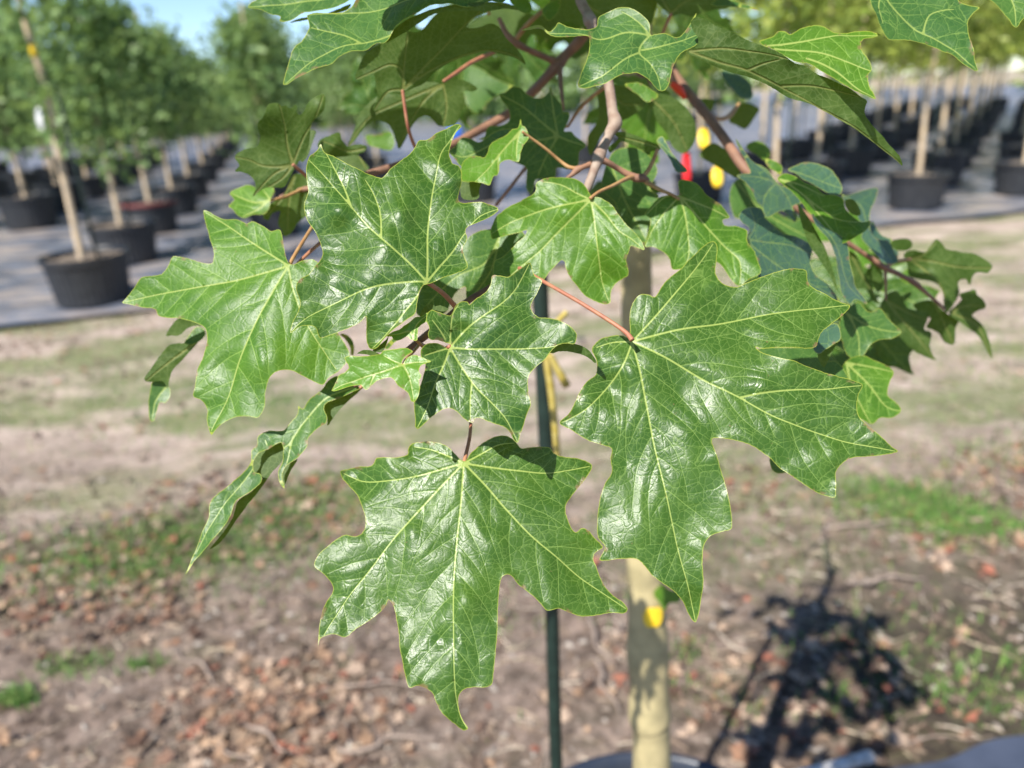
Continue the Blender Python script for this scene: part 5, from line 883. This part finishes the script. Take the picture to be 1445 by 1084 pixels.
leaf('matte', [dict(outline=z('d8', (585, 240), (700, 230), (800, 290), (860, 360), (885, 450), (860, 540), (800, 592), (740, 560), (700, 470), (640, 400), (615, 340), (580, 290)), veins=[z('d8', (600, 260), (740, 400), (820, 570))], D=.56, side='under', g=(0, .006), sp=5)])
leaf('matte', [dict(outline=z('d8', (285, 190), (330, 170), (440, 180), (570, 270), (565, 300), (440, 385), (405, 380), (400, 300), (360, 400), (290, 500), (230, 602), (212, 500), (280, 380)), veins=[z('d8', (330, 180), (430, 290), (550, 290))], D=.55, side='under', g=(0, .006), sp=5)])
leaf('light', [dict(outline=z('d8', (368, 465), (420, 460), (500, 480), (560, 508), (640, 543), (655, 570), (600, 580), (592, 603), (540, 570), (480, 540), (420, 520), (385, 560), (350, 588), (338, 560), (400, 500)), veins=[z('d8', (650, 560), (520, 520), (400, 490))], D=.47, side='under', g=(0, .01), sp=4.5)])
leaf('sky_tint', [dict(outline=z('d8', (640, 500), (670, 478), (700, 530), (730, 590), (790, 650), (823, 702), (760, 707), (720, 640), (680, 580)), veins=[z('d8', (650, 510), (800, 690))], D=.48, g=(0, -.02), sp=4.5)])
leaf('matte', [dict(outline=z('d8', (898, 600), (980, 530), (1040, 560), (1100, 600), (1145, 680), (1130, 742), (1050, 700), (960, 650)), veins=[], D=.60, side='under', sp=5)])
leaf('sky_tint', [dict(outline=z('d8', (1020, 88), (1100, 98), (1200, 158), (1217, 252), (1150, 250), (1080, 190)), veins=[], D=.66, g=(0, -.02), sp=5)])
leaf('light', [dict(outline=z('d8', (1080, 400), (1150, 288), (1262, 320), (1230, 380), (1180, 442), (1120, 420)), veins=[], D=.68, side='under', sp=5)])
leaf('matte', [dict(outline=z('d8', (830, 260), (900, 255), (985, 270), (970, 330), (900, 330), (850, 300)), veins=[], D=.64, side='under', sp=5)])
# --- top middle
leaf('light', [dict(outline=z('8', (318, 0), (400, -30), (445, 40), (430, 72), (380, 62), (338, 32)), veins=[], D=.48, sp=4.5)])
leaf('light', [dict(outline=z('8', (503, 50), (540, 10), (605, -10), (592, 60), (540, 107), (515, 82)), veins=[], D=.50, sp=4.5)])
leaf('matte', [dict(outline=z('8', (540, -60), (1150, -60), (1145, 60), (1100, 150), (1000, 120), (900, 110), (820, 150), (790, 180), (690, 130), (620, 120), (540, 165), (480, 100), (560, 60)), veins=[z('8', (700, -40), (800, 60), (1090, 130))], D=.54, side='under', g=(0, .01), sp=5)])
leaf('matte', [dict(outline=z('8', (1105, -60), (1500, -60), (1570, 30), (1445, 62), (1350, 92), (1280, 80), (1240, 92), (1200, 60)), veins=[z('8', (1230, 85), (1300, 20), (1450, -30)), z('8', (1230, 85), (1180, 0), (1120, -50))], D=.53, side='under', g=(0, .01), sp=5)], [(947, 20, .53, 1.0), (938, 40, .56, 1.2), (932, 58, .70, 2.0)], 'petiole')
leaf('matte', [dict(outline=z('d2', (368, 40), (400, 8), (470, 13), (560, 38), (618, 70), (540, 57), (450, 47)), veins=[], D=.50, g=(0, -.02), sp=4.5)])
# --- small folded leaf at the left
SF = dict(g=(0, 0), sp=4)
leaf('matte', [dict(outline=z('d7', (298, 295), (330, 230), (400, 163), (450, 168), (520, 188), (575, 225), (540, 215), (470, 232), (420, 272), (380, 294), (340, 290)), veins=[], D=.47, side='under', **SF), dict(outline=z('d7', (436, 350), (470, 290), (530, 223), (583, 240), (587, 282), (540, 332), (480, 357)), veins=[], D=.466, g=(0, -.02), sp=4),
               dict(outline=z('d7', (133, 625), (200, 520), (260, 430), (330, 360), (440, 348), (500, 345), (545, 338), (450, 440), (340, 560), (312, 650), (302, 695), (270, 642), (200, 642), (150, 643)), veins=[z('d7', (530, 345), (350, 470), (150, 635))], D=.468, side='under', **SF),
               dict(outline=z('d7', (200, 645), (270, 638), (322, 710), (322, 760), (290, 807), (250, 800), (220, 870), (197, 948), (170, 935), (163, 800), (180, 720)), veins=[z('d7', (290, 680), (210, 800), (185, 930))], D=.472, g=(0, -.006), sp=4)])
leaf('matte', [dict(outline=z('c2', (238, 250), (270, 248), (310, 272), (342, 310), (360, 360), (350, 430), (336, 428), (330, 370), (300, 320), (265, 277)), veins=[], D=.47, side='top', g=(0, .02), sp=4)])
leaf('matte', [dict(outline=z('c2', (620, 372), (660, 320), (700, 285), (740, 290), (700, 330), (650, 380)), veins=[], D=.43, sp=4)])
# small green sprout on the trunk
leaf('light', [dict(outline=z('i', (935, 825), (945, 832), (962, 838), (958, 850), (945, 852), (938, 862), (930, 850), (922, 838)), veins=[], D=.93, sp=3, wave=.3)])

# --- crown above and behind the frame: copies of whole leaves on their own stalks, they shade the inner leaves
protos = [o for o in tree.children if o.name.startswith('leaf') and len(o.data.vertices) > 4500][:7]
def add_leaf(px, py, d, k, rz, tilt, sc, up=0.0, stalk=True):
    src = protos[k % len(protos)]; c = src.copy(); C.objects.link(c); c.parent = tree
    c.location = at(px, py, d) + np.array(SUN) * up - TO; c.rotation_euler = (tilt, rng.uniform(-.5, .5), rz); c.scale = (sc,) * 3
    for ch in (src.children if stalk else []):
        e = ch.copy(); C.objects.link(e); e.parent = c
    return c
for i, (px, py, d) in enumerate([(700, -170, .45), (860, -190, .45), (1010, -190, .50), (560, -200, .50), (930, -120, .58), (780, -100, .60), (1120, -150, .56)]):
    add_leaf(px, py, d, i, rng.uniform(-.8, .8), rng.uniform(-1.2, -.3), rng.uniform(.8, 1.0))
# further leaves of the same branches, deeper in the crown
for i, (px, py, d, tl) in enumerate([(650, 105, .74, .9), (735, 75, .76, .7), (560, 55, .78, 1.0), (905, 170, .70, .6), (985, 45, .72, .8), (850, 300, .66, -.2), (1120, 330, .68, -.2), (1190, 330, .70, -.4), (1150, 425, .66, .1), (1215, 455, .68, .2), (1085, 390, .66, .1), (790, 25, .72, .9), (860, 60, .70, .9), (1185, 530, .64, .0), (520, 130, .76, .5), (1245, 400, .72, .2)]):
    add_leaf(px, py, d, i, rng.uniform(-1.2, 1.2), tl + rng.uniform(-.2, .2), rng.uniform(.55, .75), stalk=False)
# unseen leaf copy added on the sunward side to shade the dark inner leaf
for i, (px, py, d, up) in enumerate([(775, 190, .505, .19)]):
    add_leaf(px, py, d, i, rng.uniform(-.6, .6), -.5, .95, up, stalk=False)
